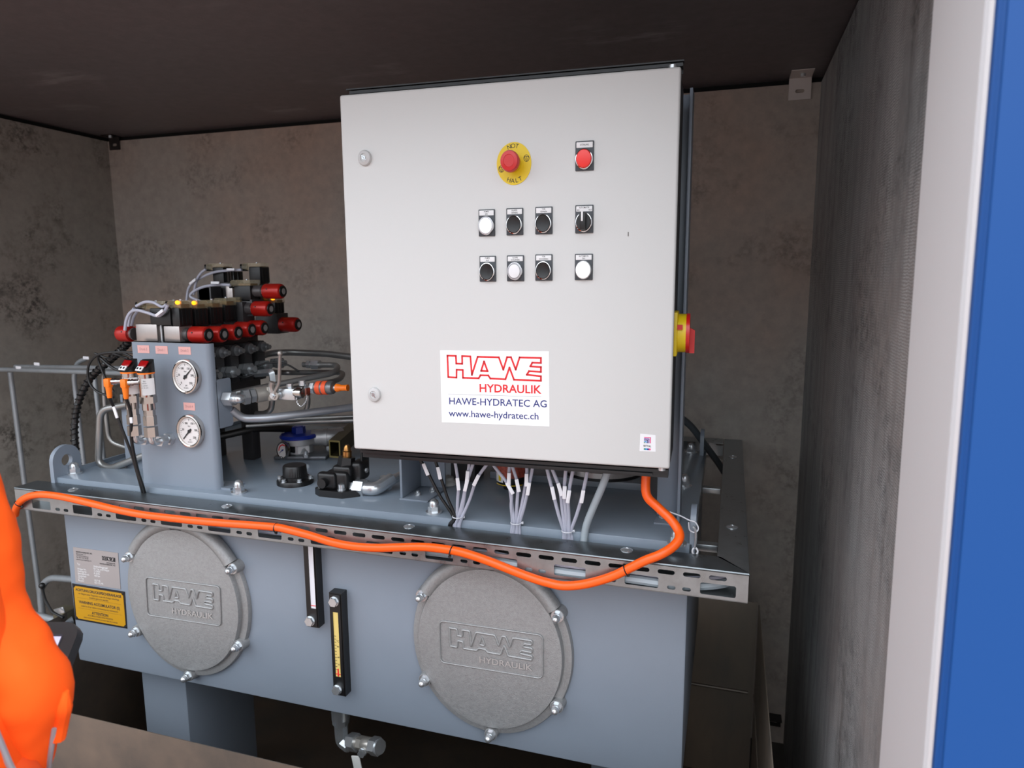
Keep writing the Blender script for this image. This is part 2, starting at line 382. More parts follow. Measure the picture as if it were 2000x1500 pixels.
lug(KX1-.012, KX1+.0, .90, .97, -.112, .02, ZL)
for i, (x0, x1, y0, y1) in enumerate(((-.915, -.745, .2, .5), (.45, .62, .55, .8))):
    obj('leg', MB().span((x0, y0, ZTB), (x1, y1, KZ), .004), tank_p, tank)
b = MB(); b.span((KX0+.005, KY0-.002, ZL-.16), (KX0+.095, KY0+.004, ZL-.15)); 
for a, bb in ((146, 925), (467, 962), (848, 1001), (1322, 1062)):
    q = Z(a, bb, ZL); n = MB(); n.cyl(q, q+V((0, 0, .004)), .021); n.nut(q+V((0, 0, .004)), Z3, .026, .013, .0125); obj('cap_nut', n, zinc, tank)
for a, bb in ((1350, 885), (1337, 950)):
    q = Z(a, bb, ZL); n = MB(); n.cyl(q, q+V((0, 0, .004)), .02); n.nut(q+V((0, 0, .004)), Z3, .026, .013, .0125); obj('cap_nut', n, zinc, tank)
n = MB(); q = Y(113, 1074, .3); n.nut((KX0, .2, q.z), -X3, .02, .008, .01); obj('cap_nut', n, zinc, tank)

# inspection covers: squat ovals with a raised plate, rolled bead segments, cast logo and five nuts in view
HAWE = [(140,140),(208,141),(210,200),(258,201),(258,142),(324,144),(334,284),(382,146),(548,148),(582,240),(612,146),(642,146),(678,238),(708,147),(870,149),(870,185),(805,184),(790,212),(870,216),(870,252),(780,248),(763,275),(870,284),(870,318),(664,314),(630,224),(598,312),(480,309),(464,286),(402,286),(388,309),(262,308),(262,248),(212,247),(210,307),(143,305)]
HA2 = [(432,181),(459,254),(408,252)]
def logo(pts, wd): return [((x-140)/730*wd, (228-y)/730*wd) for x, y in pts]
def cover(label, pts, cx):
    t = thing('inspection_cover', label, 'cover', (cx, KY0, -.54), 'round inspection covers of the oil tank')
    sx = .9; yc = KY0-.0; bol = [Y(a, b, KY0-.03) for a, b in pts]
    c = V((sum(b.x for b in bol[:4])/4, yc, (bol[0].z+bol[1].z+bol[2].z+bol[3].z)/4)); R = c.z-bol[4].z
    m = MB(); m.lathe([(R*1.025, 0), (R*1.025, .006), (R*1.012, .012), (R*.97, .014), (R*.92, .013)], c, -Y3, 72, sx); obj('flange', m, castalu, t)
    m = MB(); m.lathe([(R*.925, .008), (R*.922, .022), (R*.91, .027), (R*.88, .028), (R*.3, .030), (.001, .0305)], c, -Y3, 72, sx); obj('raised_plate', m, castalu, t)
    def el(a, r): return c+V((math.cos(a)*r*sx, 0, math.sin(a)*r))
    m = MB()
    for a0, a1 in ((35, 84), (96, 145)):
        aa = [math.radians(a0+(a1-a0)*i/14) for i in range(15)]
        m.tube([el(a, R*.972)-Y3*(.015) for a in aa], lambda u: .0195, 12)
    obj('bead', m, castalu, t)
    for b in bol: obj('boss', MB().cyl((b.x, yc, b.z), (b.x, yc-.026, b.z), .019, .016, 16), castalu, t)
    for b in bol+[V((c.x, 0, c.z+R))]:
        n = MB(); o = V((b.x, yc-.024, b.z)); n.cyl(o, o-Y3*.003, .0145); n.nut(o-Y3*.003, -Y3, .02, .01, .0095); obj('cap_nut', n, zinc, t)
    return t, c, R
def cover_logo(t, quad, c):
    tl, tr, bl = [Y(a, b, KY0-.031) for a, b in quad]; W = (tr-tl).length; H = (tl-bl).length; xd, yd = (tr-tl).normalized(), (tl-bl).normalized()
    m = MB(); r = .012; k = []
    for (x, y, a0) in ((W-r, -r, 0), (r, -r, 90), (r, -H+r, 180), (W-r, -H+r, 270)): k += [(x+r*math.cos(math.radians(a0+i*18)), y+r*math.sin(math.radians(a0+i*18))) for i in range(6)]
    m.tube([tl+xd*a+yd*b for a, b in k+[k[0]]], .0016, 6); obj('relief_frame', m, castalu, t)
    m = MB(); lw = W*.80; o = tl+xd*(W*.10)-yd*(H*.37)
    
    for L_ in (HAWE, HA2):
        k = [o+xd*a+yd*b-(xd.cross(yd))*.0004 for a, b in logo(L_, lw)]; m.tube(round_path(k+[k[0]], .003, 2), .0027, 6)
    obj('relief_logo', m, castalu, t)
    m = MB(); z = xd.cross(yd)
    m.text('HYDRAULIK', H*.20, tl+xd*(W*.90)-yd*(H*.79), xd, yd, .0012, 'RIGHT', .012, 1.12)
    obj('relief_lettering', m, M('cast lettering', (196, 195, 193), .4, .5), t)
t, c, R = cover('round cast cover on the left of the tank front beside the yellow warning plate', [(250,1089),(452,1112),(263,1235),(463,1263),(365,1322)], -.65)
cover_logo(t, ((284, 1127), (429, 1146), (288, 1201)), c)
t, c, R = cover('round cast cover on the right of the tank front under the cabinet', [(822,1165),(1088,1205),(828,1330),(1086,1383),(957,1437)], .27)
cover_logo(t, ((858, 1212), (1060, 1241), (860, 1293)), c)

# sight gauges
def level_gauge(label, tl, bl, strip, wpx, bolts, sm, ticks):
    y0 = KY0; yf = KY0-.03; a = Y(*tl, yf); b = Y(*bl, yf); x0 = (a.x+b.x)/2; x1 = x0+wpx
    t = thing('level_gauge', label, 'level gauge', (x0+wpx/2, KY0, b.z), 'oil level gauges on the tank front')
    m = MB(); s0 = Y(*strip[0], yf); s1 = Y(*strip[1], yf); xs0, xs1 = s0.x, s0.x+.0155
    o = [(x0, b.z), (x1, b.z), (x1, a.z), (x0, a.z)]; h = [(xs0, s1.z), (xs1, s1.z), (xs1, s0.z), (xs0, s0.z)]
    m.plate(o, [h], (0, y0, 0), X3, Z3, y0-yf); bmesh.ops.bevel(m.bm, geom=[e for e in m.bm.edges if all(abs(v.co.y-yf) < 1e-4 and (abs(v.co.x-x0) < 1e-4 or abs(v.co.x-x1) < 1e-4) for v in e.verts)], offset=.003, segments=2, affect='EDGES')
    obj('housing', m, black_p, t)
    m = MB(); m.span((xs0, yf+.0015, s1.z), (xs1, yf+.012, s0.z)); obj('sight_strip', m, sm, t)
    m = MB(); m.box(((xs0+xs1)/2, yf+.0011, s1.z+(s0.z-s1.z)*.02+.004), (xs1-xs0, .001, .0016)); 
    if ticks: m.box(((xs0+xs1)/2, yf+.0009, s1.z+.012), (.004, .001, .022), .0004)
    obj('red_mark', m, ink_r, t)
    if ticks:
        m = MB()
        for i in range(12): m.box((xs0+.0032, yf+.0011, s1.z+.02+i*.0085), (.005, .0006, .0008))
        m.text('°C', .008, (xs1-.005, yf+.0010, s1.z+.10), X3, Z3); m.text('80', .006, (xs1-.005, yf+.0010, s1.z+.085), X3, Z3); m.text('40', .006, (xs1-.005, yf+.0010, s1.z+.055), X3, Z3); m.text('20', .006, (xs1-.005, yf+.0010, s1.z+.035), X3, Z3)
        obj('scale', m, ink, t)
    for q in bolts:
        c = Y(*q, yf); n = MB(); n.lathe([(.0135, 0), (.0135, .003), (.001, .003)], (c.x, yf, c.z), -Y3, 16); n.nut((c.x, yf-.003, c.z), -Y3, .021, .008); obj('bolt', n, zinc, t)
level_gauge('black sight gauge with a white strip running up behind the cable tray', (592, 1050), (597, 1224), ((600, 1056), (613, 1189)), .035, [(607, 1211.7)], sight_w, 0)
level_gauge('black sight gauge with a yellow oil strip and scale in the tank middle', (643, 1158), (649, 1357), ((649.5, 1195), (664, 1323)), .036, [(653.5, 1174), (659.5, 1346)], sight_y, 1)

# name plate and warning plate
def quad_plate(name, label, cat, q, m, y, th=.0015):
    pts = [Y(a, b, y) for a, b in q]; tl, tr, br, bl = pts
    t = thing(name, label, cat, tuple(bl)); b = MB(); b.rings([[p+Y3*th for p in pts], pts]); obj('plate', b, m, t)
    return t, tl, tr, bl, (tr-tl).length, (tl-bl).length, (tr-tl).normalized(), (tl-bl).normalized()
t, tl, tr, bl, W, H, xd, yd = quad_plate('nameplate', 'silver maker plate with printed data on the tank front left', 'sign', ((142.5,1068.5),(230,1080),(235.4,1150.6),(147.5,1137.5)), silver_f, KY0-.0015)
m = MB(); o = tl+xd*(W*.65)-yd*(H*.2); m.ribbon(logo(HAWE, W*.28), .002, o, xd, yd); m.ribbon(logo(HA2, W*.28), .002, o, xd, yd)
m.text('HYDRAULIK', H*.045, tl+xd*(W*.93)-yd*(H*.315), xd, yd, .0004, 'RIGHT', .02, 1.2); m.text('HAWE-HYDRATEC AG', H*.052, tl+xd*(W*.93)-yd*(H*.365), xd, yd, .0004, 'RIGHT', .02)
for i, s in enumerate(('HAWE-HYDRATEC AG', 'Industriestr. 11', 'CH-6343 Rotkreuz', 'Tel. 041 747 00 00', 'www.hawe-hydratec.ch')): m.text(s, H*.055, tl+xd*(W*.06)-yd*(H*(.12+.052*i)), xd, yd, .0004, 'LEFT', .02 if i == 0 else 0)
obj('black_print', m, ink, t)
m = MB()
for i, s in enumerate(('Typ', '', 'Anlage Nr.', 'Auftrag Nr.', 'Betriebsdruck', 'Tankinhalt', 'Öl-Typ', 'Baujahr')): m.text(s, H*.07, tl+xd*(W*.07)-yd*(H*(.46+.066*i)), xd, yd, .0004, 'LEFT', .015)
obj('white_lettering', m, ink_w, t); m = MB()
for i, s in enumerate(('Hydraulikaggregat', 'für Tor und Klappe', '11-0425', 'A 2036', '160 bar', '', 'HLP 46', 'ISO VG 46')): m.text(s, H*.075, tl+xd*(W*.44)-yd*(H*(.46+.066*i)), xd, yd, .0004, 'LEFT', .015, .9)
obj('white_lettering', m, ink_w, t)
t, tl, tr, bl, W, H, xd, yd = quad_plate('warning_plate', 'yellow and black pressure accumulator warning plate on the tank front left', 'sign', ((140.5,1139.5),(243.4,1156),(248,1228),(147.4,1210)), M('warning black', (24, 24, 28), .45), KY0-.0015)
m = MB(); c = W*.035; a, b = W*.03, H*.05; k = [(a+c, -b), (W-a-c, -b), (W-a-c*.6, -b-c*.6), (W-a, -b-c), (W-a, -H+b+c), (W-a-c*.6, -H+b+c*.6), (W-a-c, -H+b), (a+c, -H+b), (a+c*.6, -H+b+c*.6), (a, -H+b+c), (a, -b-c), (a+c*.6, -b-c*.6)]
m.prism(k[::-1], tl-Y3*.0003, xd, yd, .0005); obj('yellow_field', m, warn_y, t)
m = MB()
for s, v, h, bo in (('ACHTUNG DRUCKSPEICHERANLAGE', .145, .098, .03), ('vor Beginn jeder Reparatur muss die Anlage unbedingt', .24, .066, .005), ('drucklos gemacht werden', .315, .066, .005), ('WARNING ACCUMULATOR (S)', .475, .105, .03), ('switch to 0 bar before commencing any maintenance', .575, .062, .005), ('ATTENTION', .73, .105, .03), ('ACCUMULATEURS SOUS PRESSION', .81, .058, .008), ('avant toute intervention la pression doit être évacuée', .88, .056, .005)):
    m.text(s, H*h, tl+xd*(W*.5)-yd*(H*v)-Y3*.0005, xd, yd, .0005, 'CENTER', bo, .92)
for v in (.36, .645): m.ribbon([(W*.08, -H*v), (W*.92, -H*v)], .0005, tl-Y3*.0005, xd, yd, .0004, False)
obj('black_print', m, ink, t)
for i, (u, v) in enumerate(((.03, .05), (.97, .05), (.97, .95), (.03, .95))):
    n = MB(); o = tl+xd*(W*u)-yd*(H*v)-Y3*.0; n.lathe([(.003, 0), (.0028, .001), (.001, .0016)], o, -Y3, 10); obj('rivet', n, black_p, t)

# ================================================================= slotted cable tray around the tank
ZR, RB = -.2077, -.272
tr_ = thing('cable_tray', 'galvanised slotted cable tray running round the tank below its lid', 'cable tray', (-.14, .07, RB))
def ry(x): return .0423+(x+1.1466)/(2.0086)*(.0252-.0423)
A, B = V((-1.1466, ry(-1.1466), 0)), V((.862, ry(.862), 0)); xd = (B-A).normalized(); LEN = (B-A).length; nrm = V((xd.y, -xd.x, 0))
def slot(cx, cz, L, h, n=5):
    r = h/2; return [(cx+(L/2-r)*s+r*math.cos(math.radians(a)), cz+r*math.sin(math.radians(a))) for s, a0 in ((1, -90), (-1, 90)) for a in [a0+180*i/n for i in range(n+1)]]
def rrect(x0, x1, z0, z1, r=.004):
    o = []
    for cx, cz, a0 in ((x1-r, z1-r, 0), (x0+r, z1-r, 90), (x0+r, z0+r, 180), (x1-r, z0+r, 270)): o += [(cx+r*math.cos(math.radians(a0+i*30)), cz+r*math.sin(math.radians(a0+i*30))) for i in range(4)]
    return o
holes = []; x0 = -1.1466
k = -6
while True:
    xc = .494+.0515*(k-20)
    k += 1
    if xc > .86-.02: break
    if xc < -1.1: continue
    holes.append(slot(xc-x0, ZR-.0185, .035, .0095))
for i in range(-13, 4):
    xc = .341+.1543*i
    if xc < -1.11: continue
    holes.append(rrect(xc-.035-x0, xc+.035-x0, RB+.008, RB+.033))
    for d in (.0617, .0925):
        if xc+d < .85: holes.append(slot(xc+d-x0, RB+.0135, .0175, .0085))
m = MB(); m.plate([(0, RB), (LEN, RB), (LEN, ZR-.006), (0, ZR-.006)], holes, A, xd, Z3, .002)
FR = obj('front_rail', m, galv, tr_)
# rounded top edge, mitred top flange and bottom lip
m = MB(); prof = [(0, -.006), (-.0012, -.003), (0.0, -.0008), (.003, 0), (.070, 0), (.070, -.002), (.003, -.002), (.002, -.006)]
def rail_sweep(m, prof, p, q, inw, mit0=0, mit1=0):
    d = (q-p).normalized(); m.rings([[p+inw*a+d*(a*mit0)+Z3*(ZR+b) for a, b in prof], [q+inw*a-d*(a*mit1)+Z3*(ZR+b) for a, b in prof]])
rail_sweep(m, prof, A+nrm*.002, B+nrm*.002, -nrm, 0, .80); obj('top_flange', m, M('galvanised sheet with painted dark reflection', (118, 124, 127), .33, .85, var=.14, scale=28, bump=.05, bscale=90, rvar=.08), tr_)  # darker copy of galv; the reflection of the dark interior is painted in
m = MB(); m.rings([[A+nrm*.002+Z3*RB, A+nrm*.002+Z3*(RB+.002), A-nrm*.014+Z3*(RB+.002), A-nrm*.014+Z3*RB], [B+nrm*.002+Z3*RB, B+nrm*.002+Z3*(RB+.002), B-nrm*.014+Z3*(RB+.002), B-nrm*.014+Z3*RB]]); obj('bottom_lip', m, galv, tr_)
m = MB(); m.rings([[A-nrm*.012+Z3*RB, A-nrm*.012+Z3*(RB+.0015), A-nrm*.07+Z3*(RB+.0015), A-nrm*.07+Z3*RB], [B-nrm*.012+Z3*RB, B-nrm*.012+Z3*(RB+.0015), B-nrm*.07+Z3*(RB+.0015), B-nrm*.07+Z3*RB]]); obj('bottom_plate', m, galv, tr_)
m = MB(); m.rings([[A-nrm*.0685+Z3*RB, A-nrm*.070+Z3*RB, A-nrm*.070+Z3*(ZR-.002), A-nrm*.0685+Z3*(ZR-.002)], [B-nrm*.0685+Z3*RB, B-nrm*.070+Z3*RB, B-nrm*.070+Z3*(ZR-.002), B-nrm*.0685+Z3*(ZR-.002)]]); obj('back_web', m, galv, tr_)
# right arm running back to the wall
C0, C1 = V((.862, ry(.862)-.002, 0)), V((.866, 1.235, 0)); rx = V((-1, 0, 0))
m = MB(); prof2 = [(a*.062/.070, b) for a, b in prof]
m.rings([[C0+rx*a+Y3*(a*1.13)+Z3*(ZR+b) for a, b in prof2], [C1+rx*a+Z3*(ZR+b) for a, b in prof2]])
m.span((.860, C0.y+.004, RB), (.862, C1.y, ZR-.005)); m.span((.846, C0.y+.004, RB), (.861, C1.y, RB+.002)); obj('right_rail', m, galv, tr_)
# back arm, seen at the right behind the tank
m = MB(); m.span((KX0, 1.16, ZR-.002), (.80, 1.235, ZR)); hb = [slot(.5+.0515*i+.9, ZR-.02, .03, .01) for i in range(7)]+[rrect(.62+.9, .66+.9, RB+.008, RB+.03)]
m.plate([(.3, RB), (1.72, RB), (1.72, ZR-.002), (.3, ZR-.002)], hb, (-.92, 1.232, 0), X3, Z3, .002); obj('back_rail', m, galv, tr_)
for a, b in ((1390, 952), (1388, 1062)):
    q = Z(a, b, ZR-.004); obj('cross_bracket', MB().span((KX1+.008, q.y-.012, ZR-.02), (.80, q.y+.012, ZR-.003), .002), galv, tr_)
for a, b in ((143, 957), (443, 989), (799, 1029), (1224, 1075), (1430, 1030), (1431, 893)):
    q = Z(a, b, ZR); n = MB(); n.lathe([(.0135, 0), (.0135, .0015), (.010, .0035), (.004, .005), (.0035, .0035), (.001, .003)], q, Z3, 18); obj('screw', n, zinc, tr_)

# ================================================================= control cabinet (built in its own frame: x along the door, y into it, z up)
TH = 0.03507; O = V((.703-.69645*math.cos(TH), -.69645*math.sin(TH), 0)); DX = V((math.cos(TH), math.sin(TH), 0)); DN = V((math.sin(TH), -math.cos(TH), 0))
DW, DH = .69645, .76
def D(px, py, out=0.):
    """door coordinates (x, z) of a photo pixel, on the plane `out` in front of the door"""
    d = RGT*((px-1000)/FPX) - UPV*((py-750)/FPX) + FWD; q = CAM + d*(((O+DN*out-CAM).dot(DN))/d.dot(DN)); return V(((q-O).dot(DX), -out, q.z))
cab = thing('control_cabinet', 'light grey electrical control cabinet with push buttons and a maker sticker', 'cabinet')
m = MB(); m.box((DW/2, .008, DH/2), (DW, .016, DH), .005, seg=3); door = obj('door', m, door_p, cab)
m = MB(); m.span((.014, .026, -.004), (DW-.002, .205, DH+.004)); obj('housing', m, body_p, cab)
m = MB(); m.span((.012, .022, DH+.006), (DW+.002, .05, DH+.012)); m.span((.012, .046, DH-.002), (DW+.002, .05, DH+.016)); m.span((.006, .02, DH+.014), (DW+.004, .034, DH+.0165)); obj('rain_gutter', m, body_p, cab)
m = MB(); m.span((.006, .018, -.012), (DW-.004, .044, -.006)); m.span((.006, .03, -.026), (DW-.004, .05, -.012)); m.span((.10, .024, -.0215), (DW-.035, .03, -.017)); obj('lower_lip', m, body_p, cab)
for z in (DH+.003, -.003):
    obj('hinge_pin', MB().cyl((DW-.016, .014, z-.003), (DW-.016, .014, z+.003), .008, n=14), zinc, cab)
for a, b in ((712, 308.5), (731, 770.5)):
    c = D(a, b, .003); m = MB(); m.lathe([(.0160, 0), (.0160, .004), (.0145, .0065), (.0085, .0085), (.0082, .0070), (.001, .0070)], (c.x, 0, c.z), -Y3, 28, .93)
    lk = obj('lock', m, M('lock escutcheon', (196, 195, 194), .4), cab)
    m = MB(); m.lathe([(.0042, .004), (.004, .0085), (.001, .0085)], (c.x, 0, c.z), -Y3, 14); m.box((c.x, -.0075, c.z), (.0035, .002, .015), .0008, (V((.8, 0, .6)), Y3, V((-.6, 0, .8)))); obj('double_bit', m, zinc, lk)
c = D(1227, 457); obj('mark', MB().box((c.x, -.0004, c.z), (.0018, .0008, .008), .0003), M('scuff', (110, 108, 106), .6), cab)
# emergency stop
c = D(1004, 319.7); rx, rz = .0355, .041
es = obj('emergency_stop', MB().lathe([(rz, 0), (rz, .0012), (.001, .0012)], c, -Y3, 48, rx/rz), yel_p, cab, label='red mushroom emergency stop on a yellow NOT HALT disc')
m = MB()
def arc_text(m, s, r, a0, step, size, up):
    for i, ch in enumerate(s):
        a = math.radians(a0+step*i); q = c+V((math.cos(a)*r*rx/rz, -.0014, math.sin(a)*r)); n = V((math.cos(a), 0, math.sin(a))); 
        if not up: n = -n
        m.text(ch, size, q, V((n.z, 0, -n.x)), n, .0002)
arc_text(m, 'NOT', .0335, 109, -16, .012, True); arc_text(m, 'HALT', .0335, 249, 16, .012, False)
for a in (197, 17):
    q = c+V((math.cos(math.radians(a))*.031*.87, -.0014, math.sin(math.radians(a))*.031)); r = .0063
    m.ribbon([(math.cos(i*PI/8)*r*.87, math.sin(i*PI/8)*r) for i in range(16)], .0009, q, X3, Z3, .0002)
    m.ribbon([(-r*.72, r*.5), (r*.72, r*.5), (0, -r)], .0008, q, X3, Z3, .0002); m.ribbon([(0, r*.5), (0, -r*.4)], .0007, q, X3, Z3, .0002, False)
obj('print', m, ink, es)
m = MB(); m.lathe([(.0165, .001), (.0165, .014), (.014, .016)], c, -Y3, 28, .9); obj('collar', m, yel_p, es)
m = MB(); m.lathe([(.0135, .012), (.0145, .018), (.020, .021), (.0208, .026), (.0206, .034), (.0185, .038), (.012, .0392), (.0115, .0386), (.001, .0386)], c, -Y3, 36, .9); obj('mushroom_head', m, red_p, es)
# push buttons
def button(plate, text, kind, label):
    x0, x1, y0, y1 = plate; a = D(x0, y0+1, .002); b = D(x1, y1, .002); ym = .004
    pb = obj('push_button', MB().span((a.x, -.0035, b.z), (b.x, 0, a.z), .0012), plate_g, cab, label=label)
    w, h = b.x-a.x, a.z-b.z; cx = (a.x+b.x)/2; lz = a.z-h*.04
    obj('legend', MB().span((a.x+w*.06, -.0042, lz-h*.19), (b.x-w*.06, -.003, lz), .0008), pap, pb)
    m = MB(); yy = -.0043
    if kind == 'switch':
        m.text(text[0], h*.078, (cx, yy, lz-h*.055), X3, Z3, .0002, 'CENTER', .003, .85); m.text('EIN', h*.078, (a.x+w*.17, yy, lz-h*.14), X3, Z3, .0002, 'CENTER', 0, .8); m.text('AUS', h*.078, (b.x-w*.17, yy, lz-h*.14), X3, Z3, .0002, 'CENTER', 0, .8)
    else:
        for i, s in enumerate(text): m.text(s, h*.08, (cx, yy, lz-h*(.095 if len(text) == 1 else .05+.09*i)), X3, Z3, .0002, 'CENTER', .003, .82)
    obj('lettering', m, ink, pb)
    c = V((cx, 0, b.z+h*.385)); r = h*.355
    m = MB(); m.lathe([(r, .003), (r, .008), (r*.97, .0105), (r*.9, .011), (r*.86, .0095), (r*.85, .006)], c, -Y3, 36, .86); obj('ring', m, chrome if kind != 'lit2' else alu_soft, pb)
    if kind == 'black': m = MB(); m.lathe([(r*.87, .005), (r*.87, .0105), (r*.82, .0115), (r*.6, .0105), (r*.3, .0098), (.0005, .0096)], c, -Y3, 32, .86); obj('cap', m, black_p, pb)
    elif kind == 'switch':
        m = MB(); m.lathe([(r*.87, .005), (r*.87, .012), (r*.8, .014), (.0005, .0142)], c, -Y3, 32, .86); obj('cap', m, black_p, pb)
        dz = V((.0, 0, 1)); m = MB(); m.box(c+V((0, -.019, .0015)), (.011, .013, r*1.8), .0025); obj('grip', m, black_p, pb)
        obj('pointer', MB().box(c+V((-.0005, -.0258, r*.52)), (.0035, .001, r*.95), .0004), pap, pb)
    else:
        mt = {'red': M('red lens', (236, 44, 36), .22, emit=.1), 'lit': lit_w, 'lit2': lit_w, 'white': white_l}[kind]
        m = MB(); k = {'red': .88, 'lit': .78, 'lit2': .90, 'white': .80}[kind]; m.lathe([(r*k, .005), (r*k, .0115), (r*k*.92, .0140), (r*k*.7, .0148), (.0005, .015)], c, -Y3, 32, .86); obj('lens', m, mt, pb)
        if kind in ('lit', 'white'): m = MB(); m.lathe([(r*.97, .009), (r*.95, .0115), (r*k*1.04, .0125), (r*k*1.0, .010)], c, -Y3, 32, .86, False); obj('bezel', m, M('pale bezel', (196, 196, 200), .35, .3), pb)
button((1124, 1159.6, 275.3, 332.7), ['STÖRUNG'], 'red', 'red round lamp button marked STÖRUNG')
button((934.6, 967, 408.5, 461), ['PUMPE', 'EIN'], 'lit', 'lit white button marked PUMPE EIN')
button((989, 1022, 406, 459), ['KLAPPE', 'ÖFFNEN'], 'black', 'black button marked KLAPPE ÖFFNEN')
button((1045.5, 1079, 403.4, 457), ['TOR', 'ÖFFNEN'], 'black', 'black button marked TOR ÖFFNEN')
button((1123.7, 1158.6, 400, 455), ['AUTOMATIK'], 'switch', 'black rotary switch marked AUTOMATIK EIN AUS')
button((936.5, 969, 499, 550), ['PUMPE', 'AUS'], 'black', 'black button marked PUMPE AUS')
button((990, 1023.7, 498, 549), ['KLAPPE', 'SCHLIESSEN'], 'white', 'unlit white button marked KLAPPE SCHLIESSEN')
button((1045.5, 1079, 496, 548), ['TOR', 'SCHLIESSEN'], 'black', 'black button marked TOR SCHLIESSEN')
button((1123, 1157.5, 495, 547), ['AUTOMATIK', 'EIN'], 'lit2', 'lit white button marked AUTOMATIK EIN')
# maker sticker
tl, tr, br, bl = [D(a, b, .0006) for a, b in ((859.5, 684.5), (1072, 686.5), (1073, 833), (863, 824.5))]
W, H, xd, yd = (tr-tl).length, (tl-bl).length, (tr-tl).normalized(), Z3
m = MB(); m.rings([[p+Y3*.0006 for p in (tl, tr, br, bl)], [tl, tr, br, bl]]); st = obj('maker_sticker', m, pap2, cab, label='white sticker with red logo and blue lettering')
m = MB(); lw = W*.86; o = tl+(br-tl)*.5; sl = ((tr-tl).z+(br-bl).z)/2/W; xs = V((1, 0, sl)).normalized()
o = V((tl.x+W*.50, tl.y, (tl.z+tr.z)/2-H*.228)); 
o0 = o-xs*(lw/2); m.ribbon(logo(HAWE, lw), .0038, o0, xs, Z3, .0003); m.ribbon(logo(HA2, lw), .0038, o0, xs, Z3, .0003)
m.text('HYDRAULIK', H*.155, o+xs*(lw*.5)-Z3*(H*.285), xs, Z3, .0003, 'RIGHT', .02, 1.02); obj('red_logo', m, ink_r, st)
m = MB(); m.text('HAWE-HYDRATEC AG', H*.135, o-xs*(lw*.497)-Z3*(H*.475), xs, Z3, .0003, 'LEFT', .008, 1.02); m.text('www.hawe-hydratec.ch', H*.132, o-xs*(lw*.497)-Z3*(H*.645), xs, Z3, .0003, 'LEFT', .008, 1.02)
obj('blue_lettering', m, ink_b, st)
m = MB(); m.ribbon([(-lw/2, -H*.375), (lw/2, -H*.375)], .0008, o, xs, Z3, .0003, False); obj('rule', m, ink_g, st)
tl, tr, br, bl = [D(a, b, .0004) for a, b in ((1250.5, 847), (1280.5, 850), (1280.5, 882.5), (1249, 881))]
m = MB(); m.rings([[p+Y3*.0004 for p in (tl, tr, br, bl)], [tl, tr, br, bl]]); st = obj('badge_sticker', m, M('pale sticker', (234, 234, 236), .35), cab, label='small pale sticker with a coloured striped logo')
a = D(1258, 853.5, .0006); b = D(1271, 866, .0006); s = b.x-a.x
for mt, k in ((mag, 0), (M('purple print', (120, 60, 160), .5), 1), (ink_b, 2), (cyn, 3), (grn, 4)):
    m = MB(); e = k*s*.2; m.span((a.x, -.0007, a.z-e-s*.13), (b.x-e, -.0005, a.z-e)); m.span((b.x-e-s*.13, -.0007, b.z), (b.x-e, -.0005, a.z-e)); obj('stripe', m, mt, st)
obj('lettering', MB().text('RITTAL', .0058, ((a.x+b.x)/2, -.0006, b.z-.006), X3, Z3, .0002, 'CENTER', .02, .8), ink, st)
for i, mt in enumerate((grn, cyn, ink_b, mag)): obj('stripe', MB().span((a.x+s*i*.25, -.0007, b.z-.014), (a.x+s*(i*.25+.25), -.0005, b.z-.0105)), mt, st)
# main switch on the right side
cz = D(1318, 656).z; c = V((DW-.004, .085, cz)); hs = .042
ms = obj('main_switch', MB().box(c+V((.004, -.01, 0)), (.012, .085, .088), .003), yel_p, cab, label='yellow and red rotary main switch on the right side')
m = MB(); m.cyl(c+V((.008, -.01, 0)), c+V((.026, -.01, 0)), .039, n=36); m.box(c+V((.014, -.046, .014)), (.010, .012, .011), .001); obj('drum', m, yel_p, ms)
m = MB(); m.cyl(c+V((.026, -.01, 0)), c+V((.033, -.01, 0)), .040, n=36); m.prism([(0, .012), (.011, .006), (.011, -.040), (0, -.040)], c+V((.032, -.004, 0)), X3, Z3, .014); m.box(c+V((.0145, -.0525, .0145)), (.0105, .001, .0095)); obj('handle', m, red_p, ms)
m = MB(); q = D(1243, 930); gx, gy = q.x+.012, .10
m.lathe([(.034, 0), (.034, .006), (.029, .016), (.018, .022), (.012, .022)], (gx, gy, -.004), -Z3, 28); obj('cable_gland', m, ivory, cab)
cab.location = O; cab.rotation_euler = (0, 0, TH)
GL = O+DX*gx-DN*gy; GL.z = -.026

# L-shaped posts that carry the cabinet from the tank lid
def support(label, x0, x1, y0, y1, top, side):
    t = thing('cabinet_support', label, 'bracket', ((x0+x1)/2, (y0+y1)/2, ZL), 'cabinet supports on the tank lid')
    th = .0065; fx = (x0, x0+th) if side < 0 else (x1-th, x1)
    obj('flange', MB().span((fx[0], y0, ZL+.0045), (fx[1], y1, top), .0008), tank_p, t)
    obj('web', MB().span((x0+(th if side < 0 else 0), y1-th, ZL+.0045), (x1-(0 if side < 0 else th), y1, top), .0008), tank_p, t)
    obj('foot', MB().span((x0-.001, y0-.004, ZL), (x1+.001, y1, ZL+.0045), .001), tank_p, t)
    for u, v in ((.42, .3), (.74, .62)):
        if side > 0: u = 1-u
        n = MB(); q = V((x0+(x1-x0)*u, y0+(y1-y0)*v, ZL+.0045)); n.cyl(q, q+Z3*.002, .0095, n=16); n.nut(q+Z3*.002, Z3, .014, .006); n.cyl(q, q+Z3*.012, .0045, n=10); obj('bolt', n, zinc, t)
a = Z(757, 986, ZL); b = Z(820, 986, ZL); e = Z(829, 940, ZL)
print('SUP', a, b, e)
support('left steel post under the cabinet, its foot bolted to the lid', .0, .079, .21, .33, -.01, -1)
support('right steel post rising behind the cabinet edge to near the ceiling', .655, .7125, .215, .275, .775, 1)

